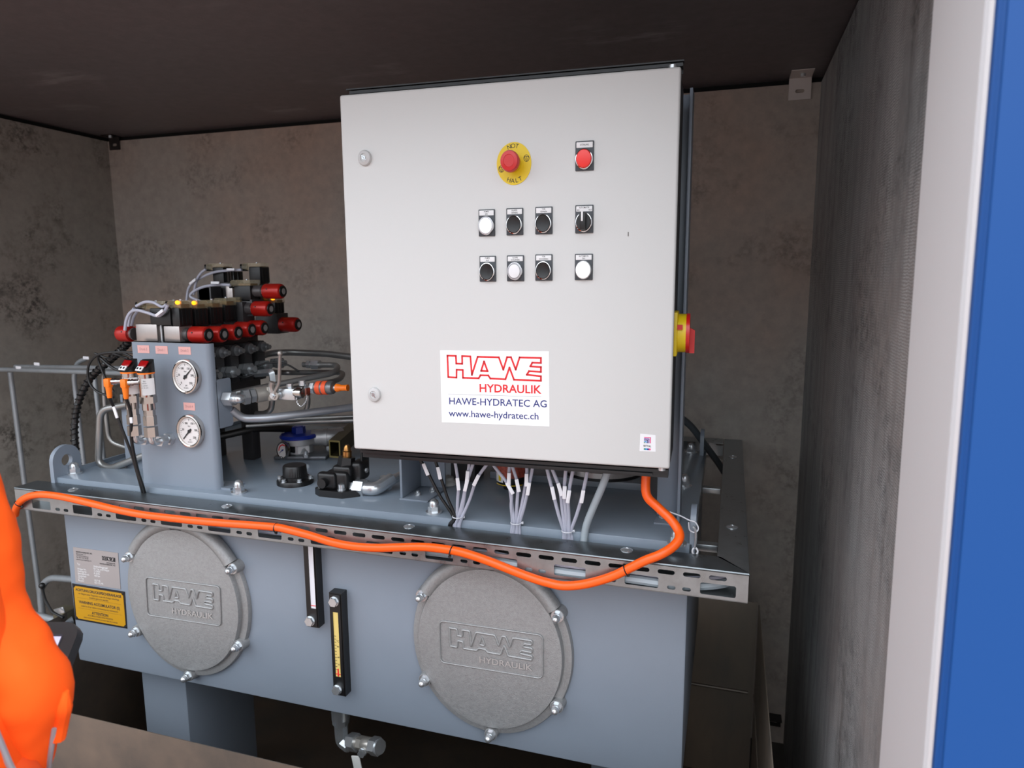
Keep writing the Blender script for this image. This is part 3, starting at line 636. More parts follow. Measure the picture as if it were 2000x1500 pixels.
# ================================================================= gauge panel with gauges, labels
YP = .141
a = Y(260, 668, YP); b = Y(426, 957, YP); PX0, PX1, PZ1 = -.775, -.5165, a.z
gp = thing('gauge_panel', 'grey bent steel panel carrying two round pressure gauges on the tank lid', 'panel', ((PX0+PX1)/2, YP, ZL))
m = MB(); r = .016; th = .005
outl = [(PX0, YP)]+[(PX1-r+r*math.sin(i*PI/12), YP+r-r*math.cos(i*PI/12)) for i in range(7)]+[(PX1, YP+.02), (PX1-th, YP+.02)]+[(PX1-r+(r-th)*math.sin(i*PI/12), YP+r-(r-th)*math.cos(i*PI/12)) for i in range(6, -1, -1)]+[(PX0, YP+th)]
m.rings([[V((x, y, z)) for x, y in outl] for z in (ZL, PZ1-.006, PZ1)]); obj('front_plate', m, tank_p, gp)
zt, zb = Y(450, 737, .216).z, Y(456, 830, .216).z
m = MB(); m.plate(rrect(YP+.018, .217, zb, zt, .008), [], (PX1-th, 0, 0), Y3, Z3, th); obj('side_flange', m, tank_p, gp)
m = MB(); obj('left_flange', MB().span((PX0+.0, YP+.005, ZL), (PX0+.005, YP+.06, PZ1-.02)), tank_p, gp); m.span((PX1-.04, YP+.01, ZL), (PX1+.03, YP+.07, ZL+.005)); obj('foot', m, tank_p, gp)
q = Z(432, 948, ZL+.005); n = MB(); n.nut(q, Z3, .016, .01); obj('bolt', n, zinc, gp)
for i, (x0, y0, x1, y1, s) in enumerate(((268, 674, 292, 690, 'Druck 3'), (303, 675.5, 328, 691.5, 'Druck 1'), (348, 677, 373, 693, 'Druck 2'), (358, 786, 381, 802, 'Druck 4'))):
    a, b = Y(x0, y0, YP-.001), Y(x1, y1, YP-.001)
    o = obj('label', MB().span((a.x, YP-.001, b.z), (b.x, YP, a.z)), refl_label, gp, label='white paper label with reflected orange painted into its colour')
    obj('lettering', MB().text(s, (a.z-b.z)*.5, ((a.x+b.x)/2, YP-.0011, (a.z+b.z)/2), X3, Z3, .0002, 'CENTER', 0, .75), M('faint pencil', (176, 132, 132), .6), o)
def gauge(c, d, r, sx, ang, parent, red=False, label=None):
    """round gauge facing d; parts hang on parent"""
    d = V(d).normalized(); xd = d.cross(Z3)*-1 if abs(d.z) < .9 else X3; yd = d.cross(xd)*1; yd = Z3-d*Z3.dot(d); yd.normalize(); xd = yd.cross(d)
    z = obj('pressure_gauge', MB().lathe([(r, 0), (r*1.0, r*.25), (r*.97, r*.34), (r*.9, r*.36), (r*.83, r*.33), (r*.82, r*.2)], c, d, 44, sx), M('polished bezel', (205, 198, 192), .12, 1.), parent, label=label)
    o = c+d*(r*.24); S2 = lambda u, v: o+xd*(u*r*sx)+yd*(v*r)
    m = MB(); m.rings([[o+(S2(.825*math.cos(i*PI/20), .825*math.sin(i*PI/20))-o)-d*k for i in range(40)] for k in (.002, 0)]); obj('dial', m, dial, z)
    m = MB()
    for i in range(31):
        t = math.radians(225-270*i/30); l = .12 if i % 5 == 0 else .06
        p0, p1 = S2(.74*math.cos(t), .74*math.sin(t)), S2((.74-l)*math.cos(t), (.74-l)*math.sin(t)); e = (p1-p0).normalized().cross(d)*(r*(.016 if i % 5 == 0 else .008)); k = d*.0004
        m._f([m.bm.verts.new(v) for v in (p0+e+k, p1+e+k, p1-e+k, p0-e+k)])
    if r > .03:
        for i in range(0, 6): t = math.radians(225-54*i); m.text(str(50*i), r*.17, S2(.52*math.cos(t), .52*math.sin(t)), xd, yd, .0004, 'CENTER', .02, sx)
        m.text('bar', r*.16, S2(0, .3), xd, yd, .0004, 'CENTER', 0, sx); m.text('psi', r*.14, S2(0, -.5), xd, yd, .0004, 'CENTER', 0, sx); m.text('EN 837-1', r*.1, S2(0, -.66), xd, yd, .0004, 'CENTER', 0, sx)
    obj('scale', m, ink, z)
    if red:
        m = MB(); pts = [(.7*math.cos(math.radians(t)), .7*math.sin(math.radians(t))) for t in range(60, 200, 10)]
        for p0, p1 in zip(pts, pts[1:]): m._f([m.bm.verts.new(v+d*.0005) for v in (S2(*p0), S2(*p1), S2(p1[0]*.78, p1[1]*.78), S2(p0[0]*.78, p0[1]*.78))])
        obj('red_band', m, ink_r, z)
    t = math.radians(ang); e0 = S2(math.cos(t)*.72, math.sin(t)*.72); e1 = S2(-math.cos(t)*.2, -math.sin(t)*.2); n = (e0-e1).normalized().cross(d)*r
    m = MB(); k0, k1 = d*.0012, d*.002
    m.rings([[e0+n*.012+k, e1+n*.06+k, e1-n*.06+k, e0-n*.012+k] for k in (k0, k1)]); m.cyl(o+d*.001, o+d*.003, r*.1, n=14); obj('needle', m, ink if r > .03 else ink_b, z)
    return z
g1, g2 = Y(363.5, 735.5, YP-.01), Y(371, 842, YP-.01)
gauge(V((g1.x, YP, g1.z)), -Y3, .0475, .89, 42, gp, label='upper pressure gauge, needle pointing up right')
gauge(V((g2.x, YP, g2.z)), -Y3, .0465, .89, 222, gp, label='lower pressure gauge, needle at rest')

a, b = Y(236, 770, .262), Y(272, 900, .262); tag(obj('rear_plate', MB().span((a.x, .258, ZL), (PX0+.03, .264, a.z), .001), tank_p, loc=(a.x, .261, ZL)), 'narrow grey plate standing behind the left edge of the gauge panel', 'plate')
# pressure sensors with displays on elbows in front of the panel
def sensor(label, dx):
    y = .075; B0 = Y(297, 866, y); x = B0.x; zz = lambda py: Y(290, py, y).z
    t = thing('pressure_sensor', label, 'sensor', (x+dx, YP, B0.z), 'pressure sensors in front of the gauge panel'); X_ = x+dx
    m = MB(); zc = B0.z; m.tube(round_path([(X_, YP, zc), (X_, y, zc), (X_, y, zz(842))], .018), .0095, 12); obj('elbow', m, zinc, t)
    m = MB(); m.nut((X_, YP, zc), -Y3, .03, .014); obj('hex_nut', m, zinc, t)
    m = MB(); m.nut((X_, YP-.02, zc), -Y3, .026, .022); obj('hex_nut', m, zinc, t)
    for p0, p1, af in ((852, 833, .031), (830, 812, .030), (812, 799, .026)):
        m = MB(); m.cyl((X_, y, zz(p0)), (X_, y, zz(p1)), af*.56, n=6, rot=.3); obj('hex_nut', m, stainless, t)
    m = MB(); m.cyl((X_, y, zz(800)), (X_, y, zz(786)), .0165, n=24); obj('neck', m, stainless, t)
    m = MB(); m.cyl((X_, y, zz(787)), (X_, y, zz(774)), .0215, n=6, rot=.3); m.cyl((X_, y, zz(774)), (X_, y, zz(730)), .0205, n=32); obj('body', m, stainless, t)
    m = MB(); m.cyl((X_, y, zz(730)), (X_, y, zz(727)), .0215, n=32); obj('orange_ring', m, org_p, t)
    m = MB(); ctr = V((X_, y, 0)); rr = .0213
    rs = [[V((X_+rr*math.cos(i*PI/12), y+rr*math.sin(i*PI/12), z)) for i in range(24)] for z in (zz(727), zz(726.3))]
    top = [V((v.x, v.y, zz(726.2)+(zz(703)-zz(726))*min(1, max(0, (v.y-y+rr*.8)/(rr*1.15))))) for v in rs[0]]
    m.rings(rs+[top]); hd = obj('display_head', m, black_p, t)
    # sloping display with two buttons, facing up left
    nn = V((-.12, -.76, .64)).normalized(); ux = V((.95, -.2, 0)).normalized(); ux = (ux-nn*ux.dot(nn)).normalized(); uy = nn.cross(ux); oo = V((X_-.0055, y-.0075, zz(715.5)))
    m = MB(); m.box(oo+uy*.0085, (.029, .018, .003), .0005, (ux, uy, nn)); obj('red_display', m, M('dark red display', (150, 14, 18), .15, emit=.12), hd)
    m = MB(); m.box(oo-uy*.0075-ux*.002, (.025, .0135, .003), .0006, (ux, uy, nn)); kp = obj('key_pad', m, pap, hd)
    for s in (-1, 1): obj('key', MB().cyl(oo-uy*.0075+ux*(s*.006-.002), oo-uy*.0075+ux*(s*.006-.002)+nn*.0024, .0032, n=10), black_p, hd)
    m = MB(); arc = [V((X_+.0208*math.cos(math.radians(a)), y+.0208*math.sin(math.radians(a)), 0)) for a in range(-82, 15, 8)]
    m.rings([[p+Z3*zz(770) for p in arc]+[p*1+Z3*zz(738) for p in arc[::-1]]], True); lb = obj('type_label', m, pap, t)
    m = MB(); lx = V((.86, .5, 0)); lo = V((X_+.0208*math.cos(math.radians(-60))*1.03, y+.0208*math.sin(math.radians(-60))*1.03, 0))
    for i, s in enumerate(('ifm', 'PN7071', '0...250 bar', 'DC 18...36V')): m.text(s, .0055 if i == 0 else .0034, lo+Z3*(zz(743)-.0058*i), lx, Z3, .0006, 'CENTER')
    obj('label_print', m, ink, t)
    cz_ = zz(745); m = MB(); m.cyl((X_-.014, y-.014, cz_), (X_-.022, y-.022, cz_), .0075, n=12); m.cyl((X_-.022, y-.022, cz_), (X_-.026, y-.026, cz_), .0095, n=12); m.cyl((X_-.027, y-.027, cz_), (X_-.032, y-.032, cz_), .0095, n=12); m.cyl((X_-.025, y-.025, cz_), (X_-.036, y-.036, cz_), .0075, n=12); obj('socket', m, chrome, t)
    e = V((X_-.036, y-.036, cz_)); m = MB(); m.box(e+V((0, 0, -.002)), (.019, .017, .024), .004); m.cyl(e-Z3*.012, e-Z3*.036, .0085, .0065, 14); m.cyl(e-Z3*.036, e-Z3*.043, .0072, .0055, 14); obj('plug', m, org_p, t)
    return e-Z3*.043
e1 = sensor('left pressure sensor with red display, half hidden behind its twin', -.056)
e2 = sensor('right pressure sensor with red display standing in front of the gauge panel', 0)

# ================================================================= cables (helpers)
def cable(name, label, pts, r, m, cat='cable', group=None, k=6, n=8):
    c = V(pts[0]); t = thing(name, label, cat, tuple(c), group); obj('sheath', MB().tube(pts, r, n, k), m, t); return t
def marker(t, p, d, L=.026, wdt=.0075, m=None, up=None):
    d = V(d).normalized(); s = d.cross(-FWD).normalized(); u = s.cross(d)
    obj('cable_marker', MB().box(V(p)+u*.006, (wdt, L, .005), .0012, (s, d, u)), m or white_p, t)
def tie(t, p, d, r, m):
    d = V(d).normalized(); x, y, d = frame(d); b = MB(); b.tube([V(p)+x*(math.cos(i*PI/8)*r)+y*(math.sin(i*PI/8)*r) for i in range(17)], .0014, 6); 
    s = d.cross(-FWD).normalized(); b.box(V(p)+s*(r+.002), (.005, .006, .005), .0008, (s, d, s.cross(d))); obj('cable_tie', b, m, t)
def path(px, ys): return [Y(a, b, ys[i] if isinstance(ys, (list, tuple)) else ys) for i, (a, b) in enumerate(px)]
t = cable('sensor_cable', 'black cable from the left sensor plug down to the cable tray', [e1]+path([(222, 795), (236, 832), (258, 890), (274, 945), (281, 972)], [.06, .07, .085, .095, .1085]), .0042, blk_cab, group='black sensor cables')
marker(t, Y(228, 805, .05), Y(233, 830, .05)-Y(223, 800, .05), .032)
t = cable('sensor_cable', 'black cable from the right sensor plug down to the cable tray', [e2]+path([(256, 810), (257, 860), (268, 915), (279, 950), (285, 974)], [.055, .065, .085, .095, .1085]), .0042, blk_cab, group='black sensor cables')
marker(t, Y(259, 820, .05), Z3, .016)
for i, (lab, px, ys, r) in enumerate((
    ('thin black cable looping left of the sensors in the widest loop', [(300, 700), (270, 690), (225, 688), (190, 694), (173, 715), (174, 745), (190, 765), (222, 776)], .2, .0035),
    ('thin black cable running straight down left toward the orange plugs', [(250, 700), (215, 690), (192, 696), (200, 725), (212, 750), (222, 765)], .22, .0035),
    ('thin black cable crossing behind the left sensor display', [(195, 698), (215, 715), (235, 724), (262, 722)], .21, .004),
    ('thin black cable lying above the upper conduit near the hose', [(185, 690), (215, 700), (240, 690), (275, 708)], .24, .0035))):
    cable('control_cable', lab, path(px, ys), r, blk_cab, group='thin black cables beside the sensors')

# ================================================================= valve bank
def rect(px0, py0, px1, py1, y, y1): a = Y(px0, py0, y); b = Y(px1, py1, y); return (min(a.x, b.x), y, min(a.z, b.z)), (max(a.x, b.x), y1, max(a.z, b.z))
man = thing('valve_manifold', 'dark steel manifold block under the red knob valves', 'manifold', (-.71, .4, ZL))
zt = Y(352, 668, .165).z-.002
m = MB(); m.span((-.80, .165, .03), (-.635, .50, zt), .003)
obj('block', m, darkst, man)
for i in range(5):
    m = MB(); m.span((-.637, .20+.062*i, .085-.004*i), (-.60, .235+.062*i, zt-.02), .002); obj('outlet_block', m, darkst, man)
    m = MB(); q = V((-.60, .217+.062*i, .172)); m.cyl(q, q+X3*.012, .016, n=20); m.nut(q+X3*.012, X3, .02, .012); m.cyl(q+X3*.024, q+X3*.034, .007, n=12); obj('test_port', m, M('dull fitting', (150, 152, 154), .3, .7), man)
for i in range(5):
    m = MB(); q = V((-.60, .217+.075*i, .115)); m.nut(q, X3, .028, .014); m.nut(q+X3*.018, X3, .032, .018); m.cyl(q, q+X3*.05, .010, n=12); obj('pipe_fitting', m, M('dull zinc fitting', (176, 180, 182), .3, .7), man)
for sx_ in (-.79, -.655):
    for sy in (.2, .46): obj('leg', MB().span((sx_-.02, sy-.02, ZL), (sx_+.02, sy+.02, .03), .003), darkst, man)
fins = M('valve body silver', (166, 160, 158), .35, .7)
def valve(label, y, dy, body, coil, plug, knob, side, lit=(), bm_=None, neck=None, ky=None, small=False):
    """knob = (px0, px1, py0, py1) extent of the red cap; side = which way it points"""
    bx = rect(*(body or coil), y, y+dy); ctr = V(((bx[0][0]+bx[1][0])/2, y+dy/2, bx[0][2]))
    t = thing('solenoid_valve', label, 'valve', tuple(ctr), 'solenoid valves on the manifold')
    if body: obj('body', MB().span(*bx, .0015), bm_ or darkst, t)
    if coil:
        c = rect(*coil, y, y+dy); m = MB(); m.span(*c, .003); obj('coil', m, black_p, t)
        for i in range(3): obj('cooling_fin', MB().span((c[1][0]-.001, y+dy*(.18+.28*i), c[0][2]+.004), (c[1][0]+.002, y+dy*(.3+.28*i), c[1][2]-.004)), black_p, t)
    if plug:
        a, b = rect(*plug, y+.004, y+dy-.004); m = MB(); w_ = b[0]-a[0]; h_ = b[2]-a[2]
        m.prism([(0, h_*.25), (w_*.35, 0), (w_, 0), (w_, h_), (w_*.1, h_), (0, h_*.8)], (a[0], b[1], a[2]), X3, Z3, -(b[1]-a[1])) if False else m.rings([[V((a[0]+u, yy, a[2]+v)) for u, v in ((0, h_*.25), (w_*.4, 0), (w_, 0), (w_, h_), (w_*.1, h_), (0, h_*.8))] for yy in (a[1], b[1])])
        obj('connector', m, clear_p, t)
        m = MB(); m.cyl((a[0]-.014, (a[1]+b[1])/2-.010, a[2]+h_*.42), (a[0]+.006, (a[1]+b[1])/2, a[2]+h_*.42), h_*.5, n=14); obj('cable_nut', m, black_p, t)
        m = MB(); m.span((a[0]+w_*.35, a[1]+.006, a[2]+.001), (b[0]-.004, b[1]-.006, a[2]+h_*.55), .001); obj('contact_carrier', m, M('brown contact carrier', (112, 84, 50), .5), t)
        m = MB(); m.cyl((a[0]+w_*.6, (a[1]+b[1])/2, b[2]-.001), (a[0]+w_*.6, (a[1]+b[1])/2, b[2]+.003), .004, n=10); obj('screw', m, zinc, t)
        if lit: q = (a[0]+w_*.72, a[1]+.004, b[2]-h_*.25); obj('lamp', MB().ball(q, .0075, (1, .8, .8), 12, 6), amber, t)
    if knob:
        yk = ky or y+dy/2; p0, p1 = Y(knob[0], (knob[2]+knob[3])/2, yk), Y(knob[1], (knob[2]+knob[3])/2, yk); z = p0.z; r = abs(Y(knob[0], knob[2], yk).z-Y(knob[0], knob[3], yk).z)/2
        x0, x1 = (p0.x, p1.x) if side > 0 else (p1.x, p0.x); s = 1 if side > 0 else -1; L = abs(x1-x0)
        o = V((x0, yk, z)); d = X3*s
        m = MB(); m.lathe([(r*.6, 0), (r*.94, .0), (r, .003), (r, L*.80), (r*.93, L*.90), (r*.8, L*.94), (.0005, L*.94)], o, d, 28); kb = obj('adjusting_knob', m, red_a, t)
        m = MB(); m.lathe([(r*.74, L*.9), (r*.72, L*.99), (r*.6, L), (r*.4, L), (r*.34, L*.97), (.0005, L*.97)], o, d, 20); obj('end_cap', m, black_p, kb)
        m = MB(); m.cyl(o+d*(L*.965), o+d*(L*1.0), r*.46, n=12); obj('set_screw', m, zinc, kb)
        m = MB(); m.cyl(o+d*(L*.3)-Y3*(r*.9)+Z3*(r*.3), o+d*(L*.3)-Y3*(r*1.0)+Z3*(r*.33), .0022, n=8); obj('pin_hole', m, black_p, kb)
        nx = Y(neck, (knob[2]+knob[3])/2, yk).x if neck else x0-s*.02
        m = MB(); m.cyl((nx, yk, z), (x0-s*.008, yk, z), r*.78, n=20); obj('tube_housing', m, M('dull black steel', (84, 80, 80), .38, .3), t)
        m = MB(); m.cyl((x0-s*.010, yk, z), (x0+s*.002, yk, z), r*.6, n=20); obj('lock_ring', m, zinc, t)
    return t
def shift(t, dy, label, dx=0, dz=0): return dup(t, t.location+V((dx, dy, dz)), label)
A0 = valve('front solenoid valve with a silver block and the nearest red knob facing right', .165, .05, (319, 637, 352, 668), (334, 601, 352, 638), (326, 587, 353, 603), (377, 409, 637, 670), 1, (1,), silv_b, 352, .19)
names = ('second', 'third', 'fourth', 'fifth')
for i in range(4):
    v = shift(A0, .0605*(i+1), names[i]+' valve from the front in the row of red knobs facing right', dz=(-.003, -.002, .002, .003)[i])
    for ch in v.children:
        if ch.name.startswith('lamp') and i != 0: bpy.data.objects.remove(ch)
    for ch in v.children:
        if ch.name.startswith('body'): ch.data = ch.data.copy(); ch.data.materials[0] = darkst
B0 = valve('front solenoid valve with a silver block and a red knob facing left', .165, .05, (264, 633, 308, 667), (291, 602, 334, 636), (267, 589, 312, 604), (233, 257, 636, 667), -1, (), silv_b, 264, .19)
shift(B0, .065, 'solenoid valve hidden behind the left facing knob valve'); 
for s in (310.5, 316): q = Y(s, 652, .18); obj('tie_rod', MB().cyl((q.x, .18, q.z-.03), (q.x, .18, q.z+.03), .003, n=8), zinc, man)
valve('middle solenoid valve with a red knob facing right beside the amber lamp', .40, .055, (450, 590, 476, 640), (420, 590, 464, 625), None, (498, 530, 588, 618), 1, (), None, 462, .425)
valve('upper solenoid valve with the highest red knob facing right', .42, .055, (452, 585, 494, 618), (456, 558, 490, 590), (449, 547, 489, 562), (519, 554, 554, 584), 1, (), None, 488, .445)
valve('rear solenoid valve with the dark red knob farthest to the right', .56, .06, (498, 612, 543, 652), None, None, (551, 584, 619, 648), 1, (), None, 540, .585)
valve('tall rear solenoid valve with an amber lamp beside the middle red knob', .60, .05, None, (508, 590, 539, 622), (508, 580, 541, 592), None, 1, (1,))
D0 = valve('topmost solenoid valve on the right with a clear plug', .56, .05, (478, 552, 510, 615), (485, 521, 509, 553), (472, 514, 509, 528), None, 1, (), None)
valve('topmost solenoid valve on the left with a clear plug', .56, .05, (414, 552, 452, 615), (414, 522, 438, 560), (402, 515, 437, 528), None, 1, (), None)
valve('back solenoid valve low behind the front coils', .50, .05, (384, 560, 416, 630), (386, 560, 412, 592), None, None, 1, (), None)
for i, (a, b) in enumerate(((441, 447), (455, 460), (463, 469))):
    q = rect(a, 530, b, 600, .575, .60); obj('armature_tube', MB().span(*q, .002), black_p if i else fins, man)
m = MB(); m.span(*rect(440, 556, 456, 600, .50, .54), .002); obj('spacer_block', m, silv_b, man)
# grey solenoid cables
for i, (lab, px, ys, r, mk) in enumerate((
    ('grey cable arching from the upper right plug toward the left plugs', [(472, 527), (448, 528), (418, 532), (392, 543), (370, 560), (364, 590)], .55, .0042, (453, 527)),
    ('grey cable arching from the upper left plug down behind the coils', [(402, 526), (392, 534), (384, 548), (378, 575)], .54, .0042, (379, 550)),
    ('grey cable arching from the highest knob valve over the front coils', [(450, 557), (425, 556), (395, 561), (375, 572), (373, 580), (390, 588), (404, 592)], .41, .0042, (423, 553)),
    ('grey cable looping left from the front plug toward the left knob', [(328, 596), (320, 610), (308, 617), (288, 611), (268, 606), (255, 610), (247, 625), (244, 645)], .155, .0042, (315, 611)),
    ('grey cable crossing from the left plug to the front plug', [(266, 598), (283, 590), (300, 591), (316, 599), (325, 595)], .16, .004, None),
    ('grey cable dropping behind the left knob, first from the left', [(262, 602), (256, 612), (252, 628), (250, 645)], .185, .0038, None),
    ('grey cable dropping behind the left knob, second from the left', [(270, 606), (262, 618), (258, 632), (256, 645)], .2, .0038, None))):
    t = cable('solenoid_cable', lab, path(px, ys), r, gry_cab, group='grey solenoid cables')
    if mk: marker(t, Y(*mk, ys-.006), Y(mk[0]+10, mk[1]+(0 if i in (0, 2) else -8), ys)-Y(*mk, ys), .03, .008)

# spiral wrapped hose
hp = path([(252, 668), (230, 690), (203, 713), (177, 738), (157, 775), (147, 815), (146, 860), (151, 905), (153, 916)], [.28, .28, .28, .28, .27, .26, .25, .24, .235])
t = thing('spiral_wrapped_hose', 'black spiral wrapped cable hose curving down to the lid corner', 'hose', tuple(hp[-1]))
obj('hose', MB().tube(hp, .0095, 12, 8), M('hose glossy black', (34, 33, 33), .3), t)
sp = smooth_pts(hp, 40); hx = []; pxv = None
for i in range(len(sp)-1):
    d = (sp[i+1]-sp[i]).normalized(); pxv = frame(d)[0] if pxv is None else (pxv-d*pxv.dot(d)).normalized(); a = i*2*PI/9.2; hx.append(sp[i]+pxv*(math.cos(a)*.0105)+d.cross(pxv)*(math.sin(a)*.0105))
obj('spiral_wrap', MB().tube(hx, .0026, 5), M('spiral wrap', (24, 24, 25), .18), t)

# ================================================================= pipes
def pipe(label, pts, r, m=pipe_m, group='steel pipes behind the gauge panel', bend=.03, n=12, name='steel_pipe'):
    o = obj(name, MB().tube(round_path(pts, bend, 8), r, n), m, loc=tuple(V(pts[0]))); return tag(o, label, 'pipe', group)
pipe('thick steel pipe loop standing left of the gauge panel', path([(300, 778), (232, 794), (196, 800), (192, 905), (215, 916), (290, 886)], [.25, .25, .24, .24, .24, .25]), .0105, bend=.045)
pipe('thinner steel pipe loop just behind the thick loop', path([(200, 715), (206, 800), (213, 862), (252, 876)], [.31, .31, .31, .32]), .0075, bend=.03)
pipe('dark steel pipe running highest along the back wall to the cabinet', path([(500, 700), (525, 690), (562, 688), (640, 691), (700, 699)], [.62, .68, .72, .74, .74]), .0115)
pipe('steel pipe with the upper hairpin bend beside the cabinet', path([(592, 712), (662, 713), (655, 728), (455, 768)], [.55, .55, .50, .27]), .0088, bend=.028)
pipe('steel pipe with the lower hairpin bend beside the cabinet', path([(480, 724), (560, 728), (672, 727), (664, 742), (560, 762)], [.45, .60, .62, .56, .4]), .0085, bend=.028)
pipe('thick pale pipe rising from the panel flange to the cabinet', path([(452, 800), (474, 818), (520, 817), (700, 794)], [.215, .24, .27, .46]), .0115, M('pale steel pipe', (170, 174, 180), .36, .55), bend=.05)
pipe('thin bright pipe, upper of the pair under the thick pale pipe', path([(505, 822), (600, 817), (700, 813)], [.42, .5, .58]), .0062)
pipe('thin bright pipe, lower of the pair under the thick pale pipe', path([(480, 832), (560, 826), (700, 821)], [.40, .48, .56]), .0072)
pipe('dark pipe lying low on the lid behind the gauge panel', path([(415, 855), (450, 848), (500, 836), (590, 838)], [.36, .40, .46, .60]), .012, M('dark hose', (52, 50, 48), .35, .5))
pipe('short steel pipe dropping behind the ball valve lever', path([(600, 748), (602, 790), (596, 806), (585, 812)], [.42, .42, .42, .42]), .0075)
pipe('curved steel pipe dropping under the ball valve body', path([(532, 778), (530, 800), (518, 808), (500, 808)], [.34, .34, .34, .34]), .0085)
cable('control_cable', 'thin black cable arching over the fittings left of the lever', path([(470, 745), (480, 730), (500, 716), (530, 708), (560, 712), (585, 726)], [.38, .39, .4, .42, .44, .46]), .003, blk_cab, group='thin black cables over the fittings')
cable('control_cable', 'thin black cable leaving the outlet blocks to the right', path([(430, 722), (450, 728), (475, 737), (500, 730)], [.3, .32, .35, .38]), .0035, blk_cab, group='thin black cables over the fittings')
# zinc elbow fitting
t = thing('elbow_fitting', 'small bright zinc elbow left of the lever', 'fitting', tuple(Y(520, 730, .38)))
m = MB(); m.tube(round_path(path([(497, 730), (530, 727), (534, 754)], .38), .006), .011, 4); obj('elbow', m, zinc, t)
q = path([(478, 731), (498, 730)], .38); m = MB(); m.cyl(q[0], q[1], .0075, n=12); m.nut(q[0], X3, .02, .012); obj('nut', m, zinc, t)
# upper fitting on the hairpin pipe
t = thing('pipe_union', 'zinc pipe union at the start of the upper hairpin pipe', 'fitting', tuple(Y(605, 712, .55)))
for a, b, s in ((600, 607, .022), (610, 624, .028)): q = path([(a, 712), (b, 712)], .55); obj('nut', MB().nut(q[0], X3, s, q[1].x-q[0].x), zinc, t)

# ball valve with lever and coupling
yv = .215
t = thing('ball_valve', 'bright ball valve with a long upright lever right of the gauge panel', 'valve', tuple(Y(530, 770, yv)))
q0 = V((PX1, .19, Y(440, 778, .19).z)); E0 = Y(464, 779, .19)
m = MB(); m.cyl(q0, V((E0.x, .19, q0.z)), .013, n=16); m.tube(round_path([V((E0.x-.01, .19, q0.z)), V((E0.x+.008, .19, q0.z)), Y(476, 775, .23)], .012), .012, 14); obj('elbow', m, zinc, t)
for a, b, s in ((432, 438, .032), (441, 457, .036)): p0, p1 = Y(a, 778, .19), Y(b, 778, .19); obj('nut', MB().nut((p0.x, .19, q0.z), X3, s, p1.x-p0.x), zinc, t)
dv = (Y(520, 768, .28)-Y(474, 776, .225)).normalized(); p = Y(474, 776, .225)
for o, L, s in ((0, .016, .04), (.02, .014, .036)): obj('nut', MB().nut(p+dv*o, dv, s, L), zinc, t)
b0 = p+dv*.036; m = MB(); m.cyl(b0, b0+dv*.03, .022, n=20); x, y, d = frame(dv); m.box(b0+dv*.045, (.042, .042, .035), .004, (x, y, d)); obj('valve_body', m, M('nickel body', (190, 186, 178), .3, .6, var=.06, scale=20), t)
hb = Y(537, 772, .25); m = MB(); m.cyl(hb+Y3*.03, hb-Y3*.004, .014, n=18); m.nut(hb-Y3*.004, -Y3, .016, .008); m.cyl(hb-Y3*.012, hb-Y3*.016, .005, n=10); obj('spindle', m, zinc, t)
lp = path([(536, 773), (538, 762), (545, 750), (546, 720), (547, 690)], .243); m = MB(); m.tube(round_path(lp, .012), .0048, 8); m.cyl(lp[0]+Y3*.006, lp[0]-Y3*.002, .013, n=16); m.ball(lp[-1], .0075); m.tube(path([(535, 772), (530, 755), (532, 746)], .25), .008, 8, 4); obj('lever', m, M('lever steel', (176, 170, 164), .3, .6), t)
p0, p1 = Y(550, 768, .27), Y(582, 770, .27); m = MB(); m.box((p0+p1)/2, (p1.x-p0.x, .03, .032), .003); obj('outlet_block', m, zinc, t)
for a, b, s in ((566, 752, .016), (590, 746, .016)): q = Y(a, b, .28); m = MB(); m.nut(q-Z3*.01, Z3, s, .014); obj('plug', m, zinc, t)
p0, p1 = Y(580, 767, .26), Y(600, 767, .26); m = MB(); m.cyl(p0-X3*.008, p0, .010, n=14); m.lathe([(.0145, 0), (.0150, .004), (.0145, .008), (.0150, .012), (.0145, .018), (.012, .02)], p0, X3, 20); obj('dust_cap', m, stainless, t)
m = MB(); p1 = Y(599, 765, .26); m.box(p1+X3*.003, (.006, .02, .022), .002); obj('cap_strap', m, M('rusty strap', (120, 72, 60), .4, .5), t)
ch = path([(578, 772), (580, 785), (586, 793), (592, 791), (598, 782), (599, 772)], .25); ch = smooth_pts(ch, 5); m = MB()
for i in range(len(ch)-1):
    d = (ch[i+1]-ch[i]); o = (ch[i]+ch[i+1])/2; x, y, dd = frame(d); s = x if i % 2 else y; L = d.length*.75
    m.tube([o+dd*(math.cos(j*PI/4)*L)+s*(math.sin(j*PI/4)*L*.55) for j in range(9)], .0008, 4)
obj('chain', m, chrome, t, kind='stuff')
t = thing('quick_coupling', 'quick coupling with two orange bands and an orange dust cap', 'coupling', tuple(Y(632, 757, .30)))
yc = .30; C = lambda a: Y(a, 757.5, yc)
ax = C(640)-C(610); ax.normalize()
for a, b, r in ((598, 609, .010), (609, 617, .016)): obj('nut', MB().nut(C(a), ax, r*1.8, (C(b)-C(a)).length), zinc, t)
m = MB(); L = (C(653)-C(615)).length; m.lathe([(.013, 0), (.0175, .003), (.019, L*.2), (.0185, L*.25), (.0185, L*.75), (.0195, L*.8), (.017, L*.95), (.012, L)], C(615), ax, 26); obj('sleeve', m, M('coupling grey', (120, 122, 124), .35, .6), t)
for a, b in ((621, 629.5), (633, 641)): m = MB(); m.cyl(C(a), C(b), .0196, n=26); obj('orange_band', m, M('orange band', (240, 92, 48), .5), t)
m = MB(); m.cyl(C(653), C(657), .008, n=14); obj('nipple', m, zinc, t)
